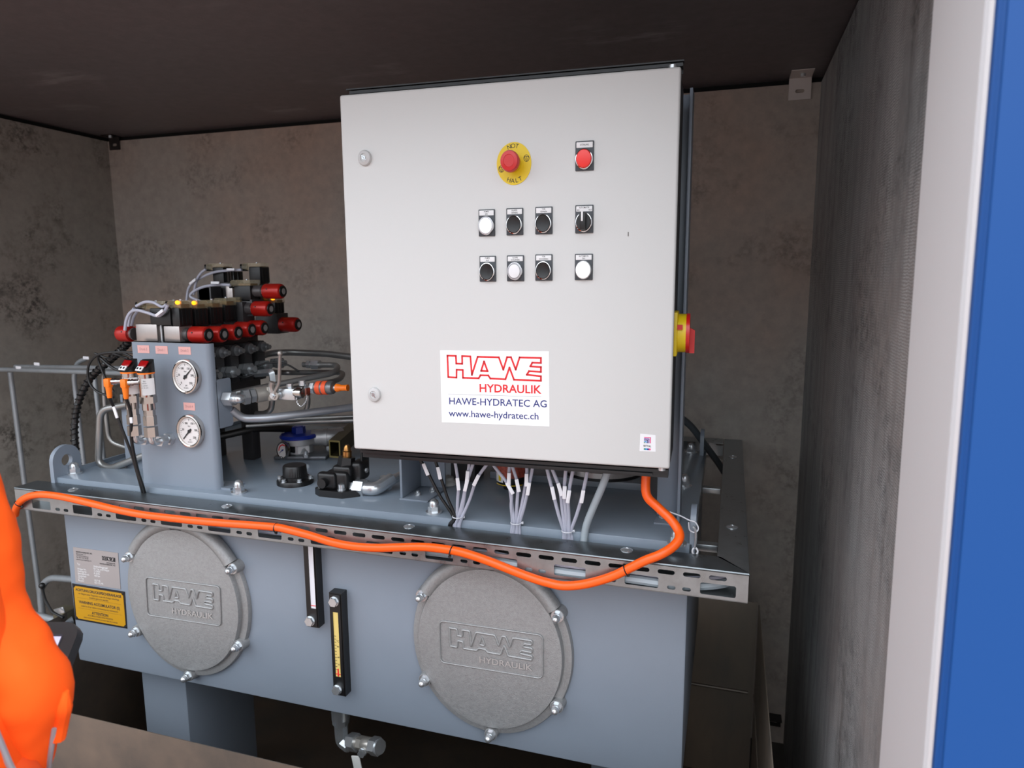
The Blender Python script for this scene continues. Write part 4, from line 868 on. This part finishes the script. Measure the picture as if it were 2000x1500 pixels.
m = MB(); m.lathe([(.0085, 0), (.0115, .002), (.011, .010), (.0085, .016), (.0082, .034), (.0095, .036), (.0095, .038), (.004, .038)], C(656), ax, 20); obj('dust_cap', m, org_p, t)

# ================================================================= fittings on the tank lid
# return filter with blue lid
fb = Z(586, 888, ZL); fy = fb.y; zb = lambda py: Y(588, py, fy).z
t = thing('return_filter', 'silver return filter with a blue screw lid and a small dial', 'filter', tuple(fb))
zl = zb(853); R = .058
m = MB(); m.box(fb+V((.02, .01, .006)), (.17, .15, .012), .004, (V((.96, .28, 0)), V((-.28, .96, 0)), Z3)); obj('flange', m, M('filter flange grey', (112, 116, 120), .45, .6), t)
m = MB(); m.lathe([(R*.78, 0), (R*.78, (zl-ZL)*.62), (R*.98, (zl-ZL)*.68), (R*.98, zl-ZL), (R*.9, zl-ZL)], fb, Z3, 40); obj('head', m, alu_soft, t)
m = MB(); m.lathe([(R*1.06, 0), (R*1.06, .006), (R*.98, .011), (R*.8, .012), (R*.3, .014), (.001, .014)], (fb.x, fb.y, zl), Z3, 40); bl_ = obj('lid', m, blue_l, t)
m = MB(); m.cyl((fb.x, fb.y, zl+.012), (fb.x, fb.y, zl+.034), .023, .021, n=6, rot=.2); m.cyl((fb.x, fb.y, zl+.03), (fb.x, fb.y, zl+.036), .014, n=6, rot=.2); obj('hexagon', m, blue_l, bl_)
m = MB(); aa = [math.radians(a) for a in range(-62, -8, 6)]; rr = R*.79; z0, z1 = zb(880), zb(866)
m.rings([[V((fb.x+rr*math.cos(a), fb.y+rr*math.sin(a), z)) for a, z in [(a, z0) for a in aa]+[(a, z1) for a in aa[::-1]]]]); obj('label', m, pap, t)
p0 = fb+V((R*.6, .02, .055)); m = MB(); m.tube(round_path([p0, p0+V((.06, .03, 0)), p0+V((.075, .06, .0))], .03), .027, 18); m.cyl(p0+V((.035, .018, 0)), p0+V((.045, .023, 0)), .031, n=18); obj('pipe_stub', m, alu_soft, t)
gc = Y(549, 880, fy-.075); m = MB(); m.cyl(fb+V((-R*.6, -.03, gc.z-ZL)), gc+V((.03, .03, 0)), .013, n=16); m.cyl(gc+V((.006, .010, 0)), gc+V((.016, .02, 0)), .022, n=20); obj('gauge_stem', m, black_p, t)
gauge(gc+V((.006, .008, 0)), V((-.12, -.95, .12)), .0275, .9, 215, t, True, 'small white dial with a red band')
for u, v in ((641, 876), (598, 893), (560, 888)): q = Z(u, v, ZL+.012); n = MB(); n.nut(q, Z3, .018, .010); n.cyl(q, q+Z3*.02, .006, n=10); obj('bolt', n, zinc, t)
# breather
c = Z(577, 943, ZL); R = abs(Z(613, 943, ZL).x-Z(541, 943, ZL).x)/2*1.0; zz = Y(577, 908, c.y).z-ZL
t = thing('breather_cap', 'black ribbed breather cap screwed to the tank lid in front of the filter', 'cap', tuple(c))
m = MB(); m.lathe([(R, 0), (R, .010), (R*.96, .013), (R*.70, .014)], c, Z3, 40); obj('flange', m, black_p, t)
m = MB(); m.lathe([(R*.70, .012), (R*.70, zz*.42), (R*.66, zz*.44)], c, Z3, 40)
rs = []
for h, k in ((zz*.43, .66), (zz*.94, .64), (zz, .60)): rs.append([c+V((math.cos(i*PI/40)*R*k*(1-.025*(i % 2)), math.sin(i*PI/40)*R*k*(1-.025*(i % 2)), h)) for i in range(80)])
m.rings(rs); obj('cap', m, black_p, t)
for i in range(6):
    a = math.radians(-100+60*i); q = c+V((math.cos(a)*R*.85, math.sin(a)*R*.85, .013)); n = MB(); n.cyl(q, q+Z3*.008, .0058, n=12); n.cyl(q-Z3*.001, q+Z3*.001, .008, n=12); obj('screw', n, zinc, t)
# black ball valve with chrome elbow
c = Z(664, 962, ZL); t = thing('shutoff_valve', 'black cast valve with brass nipple and a bright elbow near the cabinet post', 'valve', tuple(c)); vy = c.y
u = abs(Y(700, 900, vy).x-Y(640, 900, vy).x)/60
m = MB(); m.prism([(-36*u, -20*u), (-22*u, -30*u), (22*u, -30*u), (44*u, -12*u), (50*u, 18*u), (18*u, 34*u), (-20*u, 34*u), (-36*u, 14*u)], c, X3, Y3, .018); obj('base_flange', m, black_p, t)
m = MB(); m.box(c+V((4*u, 2*u, .038)), (44*u, 40*u, .056), .011, seg=3); m.box(c+V((10*u, 6*u, .064)), (36*u, 34*u, .03), .009, seg=3); m.box(c+V((-12*u, -16*u, .040)), (36*u, 16*u, .046), .009, seg=3); m.cyl(c+V((-14*u, -34*u, .038)), c+V((-14*u, -18*u, .038)), .013, n=16); obj('body', m, black_p, t)
m = MB(); m.cyl(c+V((10*u, 6*u, .072)), c+V((12*u, 8*u, .098)), .024, .022, n=6); m.box(c+V((30*u, 18*u, .060)), (24*u, 34*u, .055), .012, seg=3); obj('bonnet', m, black_p, t)
m = MB(); q = c+V((12*u, 8*u, .098)); m.lathe([(.0125, 0), (.0125, .016), (.010, .018), (.0085, .028), (.005, .033), (.001, .033)], q, V((.05, 0, 1)), 18); obj('nipple', m, brass, t)
m = MB(); q = c+V((36*u, 26*u, .080)); m.box(q, (.006, .04, .085), .003); obj('handle_plate', m, M('handle plate', (48, 50, 50), .4, .6), t)
n = MB(); q = c+V((41*u, 18*u, .06)); n.nut(q, X3, .012, .006); obj('pin', n, zinc, t)
p0 = Y(684, 951, vy); xe = lambda px: Y(px, 952, vy).x
for a, b, s in ((686, 694, .032), (695, 713, .042)): obj('hex_nut', MB().nut((xe(a), vy, p0.z), X3, s, xe(b)-xe(a)), zinc, t)
m = MB(); m.tube(round_path([V((xe(712), vy, p0.z)), V((xe(733), vy, p0.z)), V((xe(744), vy+.06, p0.z+.012))], .028), .0175, 18); m.nut((xe(736), vy+.04, p0.z+.004), V((.3, .9, .15)), .04, .012); obj('elbow', m, zinc, t)
m = MB(); m.tube([(xe(742), vy+.05, p0.z+.008), (xe(752), vy+.13, p0.z+.012), (xe(758), vy+.2, p0.z+.012)], .013, 14, 4); obj('pipe', m, zinc, t)
for a, b in ((-34, -4), (16, -20), (48, 10)): q = c+V((a*u, b*u, .018)); n = MB(); n.cyl(q, q+Z3*.016, .0085, n=14); n.cyl(q, q+Z3*.003, .011, n=14); obj('socket_screw', n, zinc, t)
# open brassy rectangular tube rising to the right behind the cabinet
yd_ = .50; q0 = Y(654, 877, yd_); w2, h2 = abs(Y(664, 877, yd_).x-Y(643, 877, yd_).x)/2, abs(Y(654, 861, yd_).z-Y(654, 894, yd_).z)/2
t = thing('rectangular_tube', 'olive rectangular steel tube with an open brassy end beside the filter', 'tube', tuple(q0))
d = Y(706, 829, .80)-q0; k = .84
def rc(s, o): return [o+V((a*w2*s, 0, b*h2*s)) for a, b in ((-1, -1), (1, -1), (1, 1), (-1, 1))]
m = MB(); m.rings([rc(1, q0), rc(1, q0+d), rc(k, q0+d), rc(k, q0)], closed=True); obj('tube', m, olive, t)
m = MB(); m.rings([rc(1.02, q0-Y3*.0015), rc(1.02, q0), rc(k-.02, q0), rc(k-.02, q0-Y3*.0015)], closed=True); obj('cut_end', m, olive_e, t)
# motor, accumulator and other bodies half hidden under the cabinet
c = Z(1165, 952, ZL); t = thing('pump_motor', 'bright ribbed motor flange standing on a plinth behind the cable bundles', 'motor', (c.x, c.y+.09, ZL))
m = MB(); m.lathe([(.112, 0), (.112, .018), (.10, .020), (.10, .075), (.09, .08), (.09, .2)], (c.x, c.y+.10, ZL+.024), Z3, 64); obj('housing', m, M('motor bright', (206, 198, 194), .3, .6), t)
m = MB(); m.lathe([(.114, 0), (.114, .008)], (c.x, c.y+.10, ZL+.020), Z3, 64); obj('base_ring', m, black_p, t)
a, b = Z(935, 952, ZL), Z(1290, 985, ZL); m = MB(); m.span((a.x, min(a.y, b.y)+.10, ZL), (.60, .86, ZL+.02), .002); obj('plinth', m, M('plinth grey', (132, 140, 148), .4), t)
c = Z(990, 962, ZL); t = thing('pressure_accumulator', 'small black accumulator with speckled top and yellow white label behind the cables', 'accumulator', tuple(c+V((0, .04, 0))))
c = c+V((0, .045, 0)); zz = lambda py: Y(990, py, c.y-.04).z; R = .043
m = MB(); m.lathe([(R*.55, 0), (R*.6, .012), (R*.92, .018), (R, .03), (R, zz(934)-ZL)], c, Z3, 36); obj('shell', m, black_p, t)
m = MB(); m.lathe([(R, zz(934)-ZL), (R, zz(908)-ZL), (R*.9, zz(895)-ZL), (R*.5, zz(890)-ZL)], c, Z3, 36); obj('speckled_top', m, puce, t)
aa = [math.radians(a) for a in range(-145, -28, 6)]
def band(z0, z1, mt, name, a0=-145, a1=-28, k=1.012):
    aa = [math.radians(a) for a in range(a0, a1+1, 6)]; m = MB(); lo = [c+V((math.cos(a)*R*k, math.sin(a)*R*k, z0-ZL)) for a in aa]; hi = [p+Z3*(z1-z0) for p in lo]
    A_, B_ = [m.bm.verts.new(p) for p in lo], [m.bm.verts.new(p) for p in hi]
    for i in range(len(aa)-1): m._f([A_[i], A_[i+1], B_[i+1], B_[i]])
    return obj(name, m, mt, t)
band(zz(943.5), zz(927), pap, 'white_label', -148, -104); band(zz(941), zz(929), yel_p, 'yellow_triangle', -127, -115, 1.02); band(zz(949), zz(947.5), yel_p, 'yellow_stripe')
c = Z(885, 945, ZL); t = thing('relief_valve', 'dark valve body with a pale cap under the left of the cabinet', 'valve', tuple(c+V((0, .05, 0))))
m = MB(); m.span((c.x-.02, c.y+.03, ZL), (c.x+.055, c.y+.11, ZL+.15), .004); obj('body', m, darkst, t)
q = Z(875, 945, ZL); m = MB(); m.lathe([(.026, 0), (.026, .008), (.018, .014), (.016, .02), (.003, .026)], q, Z3, 20); obj('cap', m, M('pale cap', (190, 190, 186), .4), t)

# ================================================================= conduits and pipework at the left
def conduit(lab, px, ys, r=.009, bend=.04): return pipe(lab, path(px, ys), r, conduit_m, 'galvanised conduits at the left wall', bend, 12, 'conduit_pipe')
conduit('galvanised conduit running level from the left edge, the lower of two', [(-60, 721), (20, 722), (210, 728), (260, 730)], [.50, .50, .42, .40], .0085)
conduit('galvanised conduit running level just above and behind the other', [(30, 716), (120, 717), (230, 719), (280, 722)], [.56, .54, .50, .48], .0078)
conduit('long upright galvanised conduit at the far left behind the cable tray', [(20, 727), (48, 945), (88, 1240), (100, 1330)], [.58, .58, .58, .58], .0095)
conduit('upright galvanised conduit rising behind the spiral hose', [(170, 700), (150, 708), (144, 735), (164, 905), (166, 925)], [.56, .56, .56, .56, .56], .0085)
conduit('upright galvanised conduit just left of the thick pipe loop', [(184, 732), (192, 800), (203, 905)], .45, .008)
conduit('short galvanised pipe bending out of the tank side low at the left', [(150, 1132), (95, 1128), (78, 1150), (86, 1240)], [.40, .40, .40, .40], .0115, .05)
conduit('lower galvanised pipe ending at the lever valve', [(20, 1198), (60, 1199), (112, 1212)], [.30, .30, .30], .0115)
for lab, px in (('white tag tied on the lower level conduit', (36, 718)), ('white tag tied on the upper level conduit', (72, 711)), ('white tag tied on the conduit bend beside the hose', (168, 699))):
    q = Y(*px, .485); tag(obj('cable_marker', MB().box(q, (.026, .004, .011), .002, (V((1, 0, -.03)), Y3, Z3)), white_p, loc=tuple(q)), lab, 'tag', 'white tags on the conduits')
yv = .25
t = thing('lever_valve', 'lever valve with a ball-ended dark handle low at the left of the tank', 'valve', tuple(Y(115, 1215, yv)))
m = MB(); m.tube(round_path(path([(82, 1148), (88, 1172), (101, 1195), (124, 1206)], yv-.02), .012), .0045, 8); m.ball(Y(82, 1144, yv-.02), .010); obj('lever', m, M('dark lever', (58, 58, 58), .35, .7), t)
q = Y(120, 1218, yv); m = MB(); m.cyl(q+V((.01, .03, 0)), q-V((.012, .03, .004)), .016, n=20); m.nut(q-V((.012, .03, .004)), V((-.3, -1, -.1)), .02, .010); m.cyl(q-V((.016, .042, .004)), q-V((.02, .054, .006)), .006, n=10); obj('spindle', m, zinc, t)
m = MB(); q = Y(128, 1200, yv+.03); m.box(q, (.06, .05, .05), .008); obj('body', m, M('olive valve body', (130, 124, 104), .4, .7), t)
m = MB(); m.box(Y(116, 1193, yv), (.045, .003, .02), .001, (V((.9, 0, .3)).normalized(), Y3, V((-.3, 0, .9)).normalized())); obj('stop_plate', m, zinc, t)

# drain valve under the tank
yd_ = .24; t = thing('drain_valve', 'bright drain valve hanging from an elbow under the tank', 'valve', tuple(Y(665, 1392, yd_))); Q = lambda a, b: Y(a, b, yd_)
zt_ = KZ; a = Q(665, 1395); m = MB(); m.cyl((a.x, yd_, KZ), (a.x, yd_, Q(665, 1402).z), .026, n=22); m.nut((a.x, yd_, Q(665, 1402).z), -Z3, .042, Q(665, 1402).z-Q(665, 1413).z); obj('socket', m, zinc, t)
ez = Q(668, 1446).z; m = MB(); m.tube(round_path([V((a.x, yd_, Q(665, 1412).z)), V((a.x+.002, yd_, ez)), V((Q(687, 1450).x, yd_-.01, ez-.004))], .012), .020, 8); obj('elbow', m, zinc, t)
dd = (Y(760, 1462, yd_-.05)-Y(685, 1448, yd_)).normalized(); o = Y(684, 1448, yd_)
m = MB(); m.nut(o, dd, .044, .034); obj('hex_nut', m, zinc, t)
m = MB(); m.cyl(o+dd*.034, o+dd*.05, .017, n=18); m.nut(o+dd*.045, dd, .036, .02); m.lathe([(.018, .06), (.021, .068), (.021, .098), (.018, .104)], o, dd, 22); obj('valve_body', m, M('nickel body', (172, 168, 160), .28), t)
m = MB(); m.nut(o+dd*.10, dd, .044, .026); m.cyl(o+dd*.126, o+dd*.132, .020, n=20); obj('end_nut', m, zinc, t)
h = o+dd*.075+V((0, -.026, -.006)); m = MB(); m.cyl(h+Y3*.02, h, .012, n=16); m.nut(h, -Y3, .02, .01); obj('spindle', m, zinc, t)
m = MB(); m.box(h+V((-.012, -.006, -.055)), (.026, .004, .09), .0015, (V((1, 0, .18)).normalized(), Y3, V((-.18, 0, 1)).normalized())); obj('handle', m, M('white handle', (214, 214, 210), .4), t)

# ================================================================= cable bundles under the cabinet
yt, ybm = .085, .1105
def bundle(lab, tops, tiep, end, r=.0041, cols=None):
    for i, (tx, ty, mx, my, nm) in enumerate(tops):
        off = (i-(len(tops)-1)/2)*3.6; blk = cols and cols[i]
        pts = [Y(tx, ty-14, yt), Y(tx, ty, yt), Y(mx, my, yt+.004), Y((mx+tiep[0]+off)/2, (my*.45+tiep[1]*.55), .098+.0025*(i % 2)), Y(tiep[0]+off, tiep[1], .1085-.003*(i % 2)), Y(end[0]+off*1.1, end[1], ybm-.002*(i % 2)), Y(end[0]+off*1.1, end[1]+22, ybm)]
        t = cable('control_cable', nm, pts, r, blk_cab if blk else gry_cab, group=lab)
        marker(t, Y(mx, my, yt-.002), Y(mx, my, yt)-Y((mx+tx)/2, (my+ty)/2-6, yt), .030, .0085)
        if i == len(tops)//2: tie(t, Y(tiep[0], tiep[1], .104), Z3, .0125, M('clear tie', (206, 208, 214), .35))
bundle('cables of the left bundle under the cabinet', [(818, 894, 832, 916, 'black cable at the far left of the left bundle'), (850, 898, 858, 923, 'black cable second from the left in the left bundle'), (888, 896, 895, 944, 'grey cable third from the left in the left bundle'), (917, 900, 913, 930, 'grey cable in the middle of the left bundle'), (925, 902, 911, 946, 'grey cable right of the middle in the left bundle'), (953, 903, 931, 936, 'grey cable at the far right of the left bundle')], (894, 1009), (888, 1025), .0038, (1, 1, 0, 0, 0, 0))
bundle('cables of the middle bundle under the cabinet', [(963, 907, 996, 953, 'grey cable at the far left of the middle bundle, before the labelled accumulator'), (995, 910, 994, 934, 'grey cable second from the left in the middle bundle'), (1001, 911, 1011, 947, 'grey cable in the middle of the middle bundle'), (1029, 912, 1028, 936, 'grey cable second from the right in the middle bundle'), (1040, 914, 1032, 953, 'grey cable at the far right of the middle bundle')], (1008, 1021), (1007, 1038), .0039)
bundle('cables of the right bundle under the cabinet', [(1068, 914, 1080, 962, 'grey cable at the far left of the right bundle'), (1078, 914, 1093, 955, 'grey cable second from the left in the right bundle'), (1105, 917, 1102, 960, 'grey cable in the middle of the right bundle'), (1119, 918, 1110, 968, 'grey cable second from the right in the right bundle'), (1147, 920, 1137, 968, 'grey cable at the far right of the right bundle, bowed outward')], (1108, 1037), (1109, 1050), .0041)
cable('thick_cable', 'single thick grey cable curving from the cabinet down to the tray', path([(1190, 905), (1186, 923), (1175, 953), (1157, 995), (1145, 1027), (1141, 1053), (1140, 1075)], [.09, .09, .092, .10, .104, .106, .106]), .0085, gry_cab2, n=12)
# grey cables lying inside the tray, seen through its openings
for i, (lab, y, z, r) in enumerate((('thick grey cable lying lowest inside the cable tray', .042, -.2595, .0095), ('grey cable lying in the middle inside the cable tray', .046, -.2445, .005), ('thin grey cable lying highest inside the cable tray', .057, -.258, .005), ('thin grey cable lying along the back inside the cable tray', .068, -.264, .005))):
    pts = [(.02+.07*i, y+.012, z), (.25+.04*i, y+.008, z+.004), (.35, y, z+.003), (.5, y-.001, z-.002), (.6, y-.002, z+.002), (.72, y, z), (.80, y+.012, z+.006), (.835, y+.045, z+.012), (.838, y+.12, z+.014)]
    if i == 3: pts = [(-.55, y, z), (-.3, y-.004, z+.002), (0, y, z), (.4, y-.006, z+.003), (.7, y, z)]
    cable('tray_cable', lab, pts, r, gry_cab2 if i == 0 else gry_cab, group='grey cables inside the tray', k=8)
# orange cable
op = [V((GL.x, GL.y, GL.z+.004)), V((GL.x+.0, GL.y, GL.z-.012))]
for px, py, y in ((1262.6, 966, .088), (1284, 990, .084), (1308.6, 1013, .074), (1324, 1034, .060), (1327, 1051, .045), (1314, 1068, .030), (1290, 1083, .016), (1259.5, 1095, .0125), (1229, 1110, .012), (1201, 1123.5, .012), (1170.5, 1134, .012), (1135, 1142, .012), (1100, 1144, .012), (1070, 1138, .0125), (1040, 1129, .0125), (1000, 1114, .0125), (960, 1098, .013), (920, 1084, .013), (884, 1075, .0135), (830, 1068.5, .014), (780, 1069, .014), (735, 1070, .0145), (690, 1067, .015), (648, 1059, .0155), (606, 1046, .016), (564, 1035, .0165), (537, 1029.5, .017), (480, 1025, .0175), (425, 1021, .018), (375, 1016.5, .0185), (325, 1011, .019), (280, 1005.5, .0195), (230, 996, .02), (175, 982.5, .0205), (125, 971, .021), (87.5, 966, .0215), (62, 968, .022), (44, 976, .0225), (33, 990, .03), (30, 1005, .05)):
    op.append(Y(px, py, y))
t = cable('power_cable', 'thick orange power cable sagging in waves along the front of the cable tray', op, .0098, org_cab, k=5, n=14)
for a, b, d in ((539.5, 1031, X3), (881.5, 1076, V((1, 0, -.25))), (1222, 1112, V((1, 0, .45))), (36, 984, V((.6, .3, .8)))): tie(t, Y(a, b, .0135 if a > 600 else .018), d, .0112, M('black cable tie', (20, 20, 22), .4))
# lug ring, split pin and tie at the right front corner
q = Y(1352, 1045, .12); t = thing('split_pin', 'small bright pin and ring hanging in the right lifting lug', 'pin', tuple(q))
yq = .10; m = MB(); m.tube(path([(1353, 1028), (1358, 1035), (1359, 1052), (1357, 1070)], yq), .003, 8, 5); obj('shank', m, zinc, t)
m = MB(); cc = Y(1357.5, 1077, yq); m.tube([cc+V((math.cos(i*PI/8)*.0055, 0, math.sin(i*PI/8)*.008)) for i in range(17)], .0022, 6); m.cyl(cc-Z3*.008, cc-Z3*.016, .0028, n=8); obj('ring', m, white_p, t)
m = MB(); m.tube(path([(1308, 1000), (1330, 1008), (1346, 1016), (1358, 1020), (1364, 1032), (1358, 1040), (1347, 1035), (1345, 1020)], .10), .0016, 6, 5); obj('clear_tie', m, M('clear tie', (206, 208, 214), .35), t)
# grey cable at the back right
cable('thick_cable', 'dark grey cable slanting down behind the right end of the cabinet', path([(1325, 812), (1350, 833), (1372, 862), (1400, 900), (1416, 925)], [.90, .92, .95, 1.05, 1.12]), .0115, M('dark grey cable', (74, 80, 84), .45), n=12)

# ================================================================= person in orange at the left, seen from behind the right elbow
def W(px, py, zc): return CAM + (RGT*((px-1000)/FPX) - UPV*((py-750)/FPX) + FWD)*zc
GZ = ZF-.02
def skin(name, nodes, edges, m, parent, lv=2, label=None):
    me = bpy.data.meshes.new(name); off = WL[parent.name]; me.from_pydata([tuple(V(p)-off) for p, r in nodes], edges, [])
    o = bpy.data.objects.new(name, me); COL.objects.link(o); sk = o.modifiers.new('skin', 'SKIN'); sk.use_smooth_shade = True; ss = o.modifiers.new('sub', 'SUBSURF'); ss.levels = ss.render_levels = lv
    for i, (p, r) in enumerate(nodes): me.skin_vertices[0].data[i].radius = r if isinstance(r, tuple) else (r, r)
    me.skin_vertices[0].data[0].use_root = True
    dg = bpy.context.evaluated_depsgraph_get(); dg.update(); m2 = bpy.data.meshes.new_from_object(o.evaluated_get(dg)); bpy.data.objects.remove(o); bpy.data.meshes.remove(me)
    for p in m2.polygons: p.use_smooth = True
    m2.name = name; m2.materials.clear(); m2.materials.append(m); o = bpy.data.objects.new(name, m2); COL.objects.link(o); o.parent = parent; WL[o.name] = off
    if label: o['label'] = label
    return o
PB = V((-.15, -.88, GZ))
per = thing('person', 'person in an orange hi-vis jacket at the left edge, holding a black tablet', 'person', tuple(PB))
elb = W(66, 1340, .84); sho = W(-165, 800, .86); wri = W(98, 1345, 1.10); han = W(112, 1330, 1.17)
hip = PB+V((.02, 0, 1.22)); chest = PB+V((.02, 0, 1.60)); neck = PB+V((.02, .02, 1.74)); head = PB+V((.03, .06, 1.87)); crown = PB+V((.03, .05, 1.98))
lsh = V((neck.x-.20, sho.y, sho.z)); lel = lsh+V((-.09, .06, -.33))
n_ = (V((.25, -.62, .75))).normalized(); ux = V((.93, .30, 0)); ux = (ux-n_*ux.dot(n_)).normalized(); uy = n_.cross(ux)
tw, thh = .30, .20; tr0 = W(156, 1224, 1.13); cen = tr0-ux*(tw/2-.006)-uy*(thh/2-.004)
wri = cen+ux*(tw/2-.03)-uy*(thh/2+.085)-n_*.03; han = cen+ux*(tw/2-.03)-uy*(thh/2-.0)-n_*.035
lwr = cen-ux*(tw/2-.02)-uy*(thh/2+.085)-n_*.03; lha = cen-ux*(tw/2-.02)-uy*(thh/2-.0)-n_*.035
nodes = [(hip, .095), (chest, .10), (neck, .055), (head, (.078, .095)), (crown, .062), (sho, .04), (W(-38, 1180, .86), .022), (elb, .026), (wri, .027), (han, (.020, .036)), (lsh, .045), (lel, .034), (lwr, .027), (lha, (.020, .036))]
ed = [(0, 1), (1, 2), (2, 3), (3, 4), (1, 5), (5, 6), (6, 7), (7, 8), (8, 9), (1, 10), (10, 11), (11, 12), (12, 13)]
for sd in (-1, 1):
    i = len(nodes); b = hip+V((sd*.09, 0, -.06)); k = V((b.x+sd*.02, b.y+.01, GZ+.54)); a = V((b.x+sd*.03, b.y-.01, GZ+.10)); f = a+V((sd*.02, .15, -.06)); nodes += [(b, .07), (k, .06), (a, .042), (f, .038)]; ed += [(0, i), (i, i+1), (i+1, i+2), (i+2, i+3)]
for h0, d0, s in ((9, (han-wri).normalized(), -1), (13, (lha-lwr).normalized(), 1)):
    side = d0.cross(Z3).normalized()
    for j, (o, L) in enumerate(((-.027, .062), (-.009, .072), (.009, .068), (.026, .054))):
        i = len(nodes); p0 = nodes[h0][0]; p1 = p0+Z3*o*1.0+d0*.045; p2 = p1+d0*(L*.5)+side*(s*.012); p3 = p1+d0*(L*.7)+side*(s*.035)
        nodes += [(p1, .0088), (p2, .0082), (p3, .007)]; ed += [(h0, i), (i, i+1), (i+1, i+2)]
    i = len(nodes); p0 = nodes[h0][0]; p1 = p0+Z3*.03-d0*.01+side*(s*.02); nodes += [(p1, .011), (p1+d0*.035+side*(s*.015), .009), (p1+d0*.055+side*(s*.012), .008)]; ed += [(h0, i), (i, i+1), (i+1, i+2)]
skin('body', nodes, ed, skin_m, per)
c = head
m = MB(); m.ball(c+V((0, -.015, .03)), .105, (.86, 1.0, 1.0), 20, 12); obj('hair', m, hair_m, per)
for s in (-1, 1):
    obj('eye', MB().ball(c+V((s*.032, .088, .015)), .012, n=10, m=6), M('eye white', (230, 228, 224), .3), per); obj('ear', MB().ball(c+V((s*.085, .0, 0)), .03, (.35, .7, 1), 10, 6), skin_m, per)
obj('nose', MB().tube([c+V((0, .09, .02)), c+V((0, .112, -.012)), c+V((0, .095, -.022))], .011, 8, 3), skin_m, per)
obj('mouth', MB().tube([c+V((-.025, .086, -.048)), c+V((0, .096, -.05)), c+V((.025, .086, -.048))], .006, 6, 3), M('lips', (176, 104, 96), .5), per)
cuff = wri*.75+elb*.25; lcf = lwr*.8+lel*.2
ua = W(-36, 1110, .86)
jn = [(hip+V((0, 0, -.17)), (.19, .15)), (hip+V((0, 0, .10)), (.16, .13)), (chest, (.14, .13)), (neck-Z3*.05, .085), (neck+Z3*.01, .072), (sho, .068), (ua, .054), (W(-34, 1214, .86), .046), (elb, .050), (cuff, .046), (lsh, .082), (lel, .066), (lcf, .05), (chest.lerp(neck, .62), (.125, .11))]
je = [(0, 1), (1, 2), (2, 3), (3, 4), (5, 6), (6, 7), (7, 8), (8, 9), (10, 11), (11, 12), (13, 5), (13, 10)]; je[2] = (2, 13); je.append((13, 3))
jk = skin('jacket', jn, je, jacket_m, per, 3)
tx = bpy.data.textures.new('folds', 'CLOUDS'); tx.noise_scale = .075
dm = jk.modifiers.new('folds', 'DISPLACE'); dm.texture = tx; dm.strength = .022; dm.mid_level = .5; dm.texture_coords = 'LOCAL'
tn = []; te = []
for sd in (-1, 1):
    i = len(tn); b = hip+V((sd*.09, 0, -.04)); tn += [(b, .125), (V((b.x+sd*.02, b.y+.01, GZ+.54)), .082), (V((b.x+sd*.03, b.y-.01, GZ+.12)), .075)]; te += [(i, i+1), (i+1, i+2)]
te.append((0, 3)); skin('trousers', tn, te, trous_m, per)
for sd in (-1, 1):
    a = V((hip.x+sd*.12, hip.y-.01, GZ)); m = MB(); m.tube([a+V((0, -.03, .13)), a+V((0, -.03, .07)), a+V((0, .02, .055)), a+V((sd*.02, .12, .045)), a+V((sd*.03, .18, .04))], lambda u: .052-.012*u, 14, 5); m.box(a+V((sd*.012, .06, .008)), (.10, .27, .016), .006); obj('boot', m, boot_m, per)
# reflective strips on the jacket
from mathutils.bvhtree import BVHTree
dg = bpy.context.evaluated_depsgraph_get(); dg.update(); ev = jk.evaluated_get(dg); me_ = ev.to_mesh()
bvh = BVHTree.FromPolygons([PB+v.co for v in me_.vertices], [list(p.vertices) for p in me_.polygons]); ev.to_mesh_clear()
def on_jacket(px, py):
    d = (RGT*((px-1000)/FPX) - UPV*((py-750)/FPX) + FWD).normalized(); h = bvh.ray_cast(CAM, d)[0]; return h-d*.002 if h is not None else None
for pxs, wd in ((((-14, 1416), (-4, 1440), (6, 1464), (16, 1488), (28, 1512)), .004), (((106, 1420), (103, 1440), (100, 1460), (97, 1480), (94, 1505)), .0035)):
    pts = [q for q in (on_jacket(*p) for p in pxs) if q is not None]
    if len(pts) > 2: obj('reflective_strip', MB().tube(smooth_pts(pts, 4), wd, 8), reflex, per)
fp = [q for q in (on_jacket(*p) for p in ((128, 1350), (124, 1380), (118, 1410), (112, 1440), (106, 1480), (104, 1510))) if q is not None]
if len(fp) > 2: obj('jacket_flap', MB().tube(smooth_pts(fp, 6), lambda u: .004+.006*min(1, u*3), 10), jacket_m, per)

# tablet held by the person
t = thing('tablet', 'black rugged tablet with rounded corners held in front of the orange jacket', 'tablet', tuple(cen))
m = MB(); m.prism([(x, y) for x, y in rrect(-tw/2, tw/2, -thh/2, thh/2, .022)], cen-n_*.012, ux, uy, .022); obj('case', m, black_p, t)
m = MB(); m.prism(rrect(-tw/2+.021, tw/2-.021, -thh/2+.02, thh/2-.02, .004), cen+n_*.0098, ux, uy, .001); obj('screen', m, screen_m, t)
m = MB(); m.prism([(tw/2-.066, thh/2-.024), (tw/2-.066, thh/2-.055), (tw/2-.023, thh/2-.055), (tw/2-.023, thh/2-.024)], cen+n_*.0105, ux, uy, .0006); obj('bright_window', m, M('bright screen window', (205, 208, 235), .3, emit=.25), t)
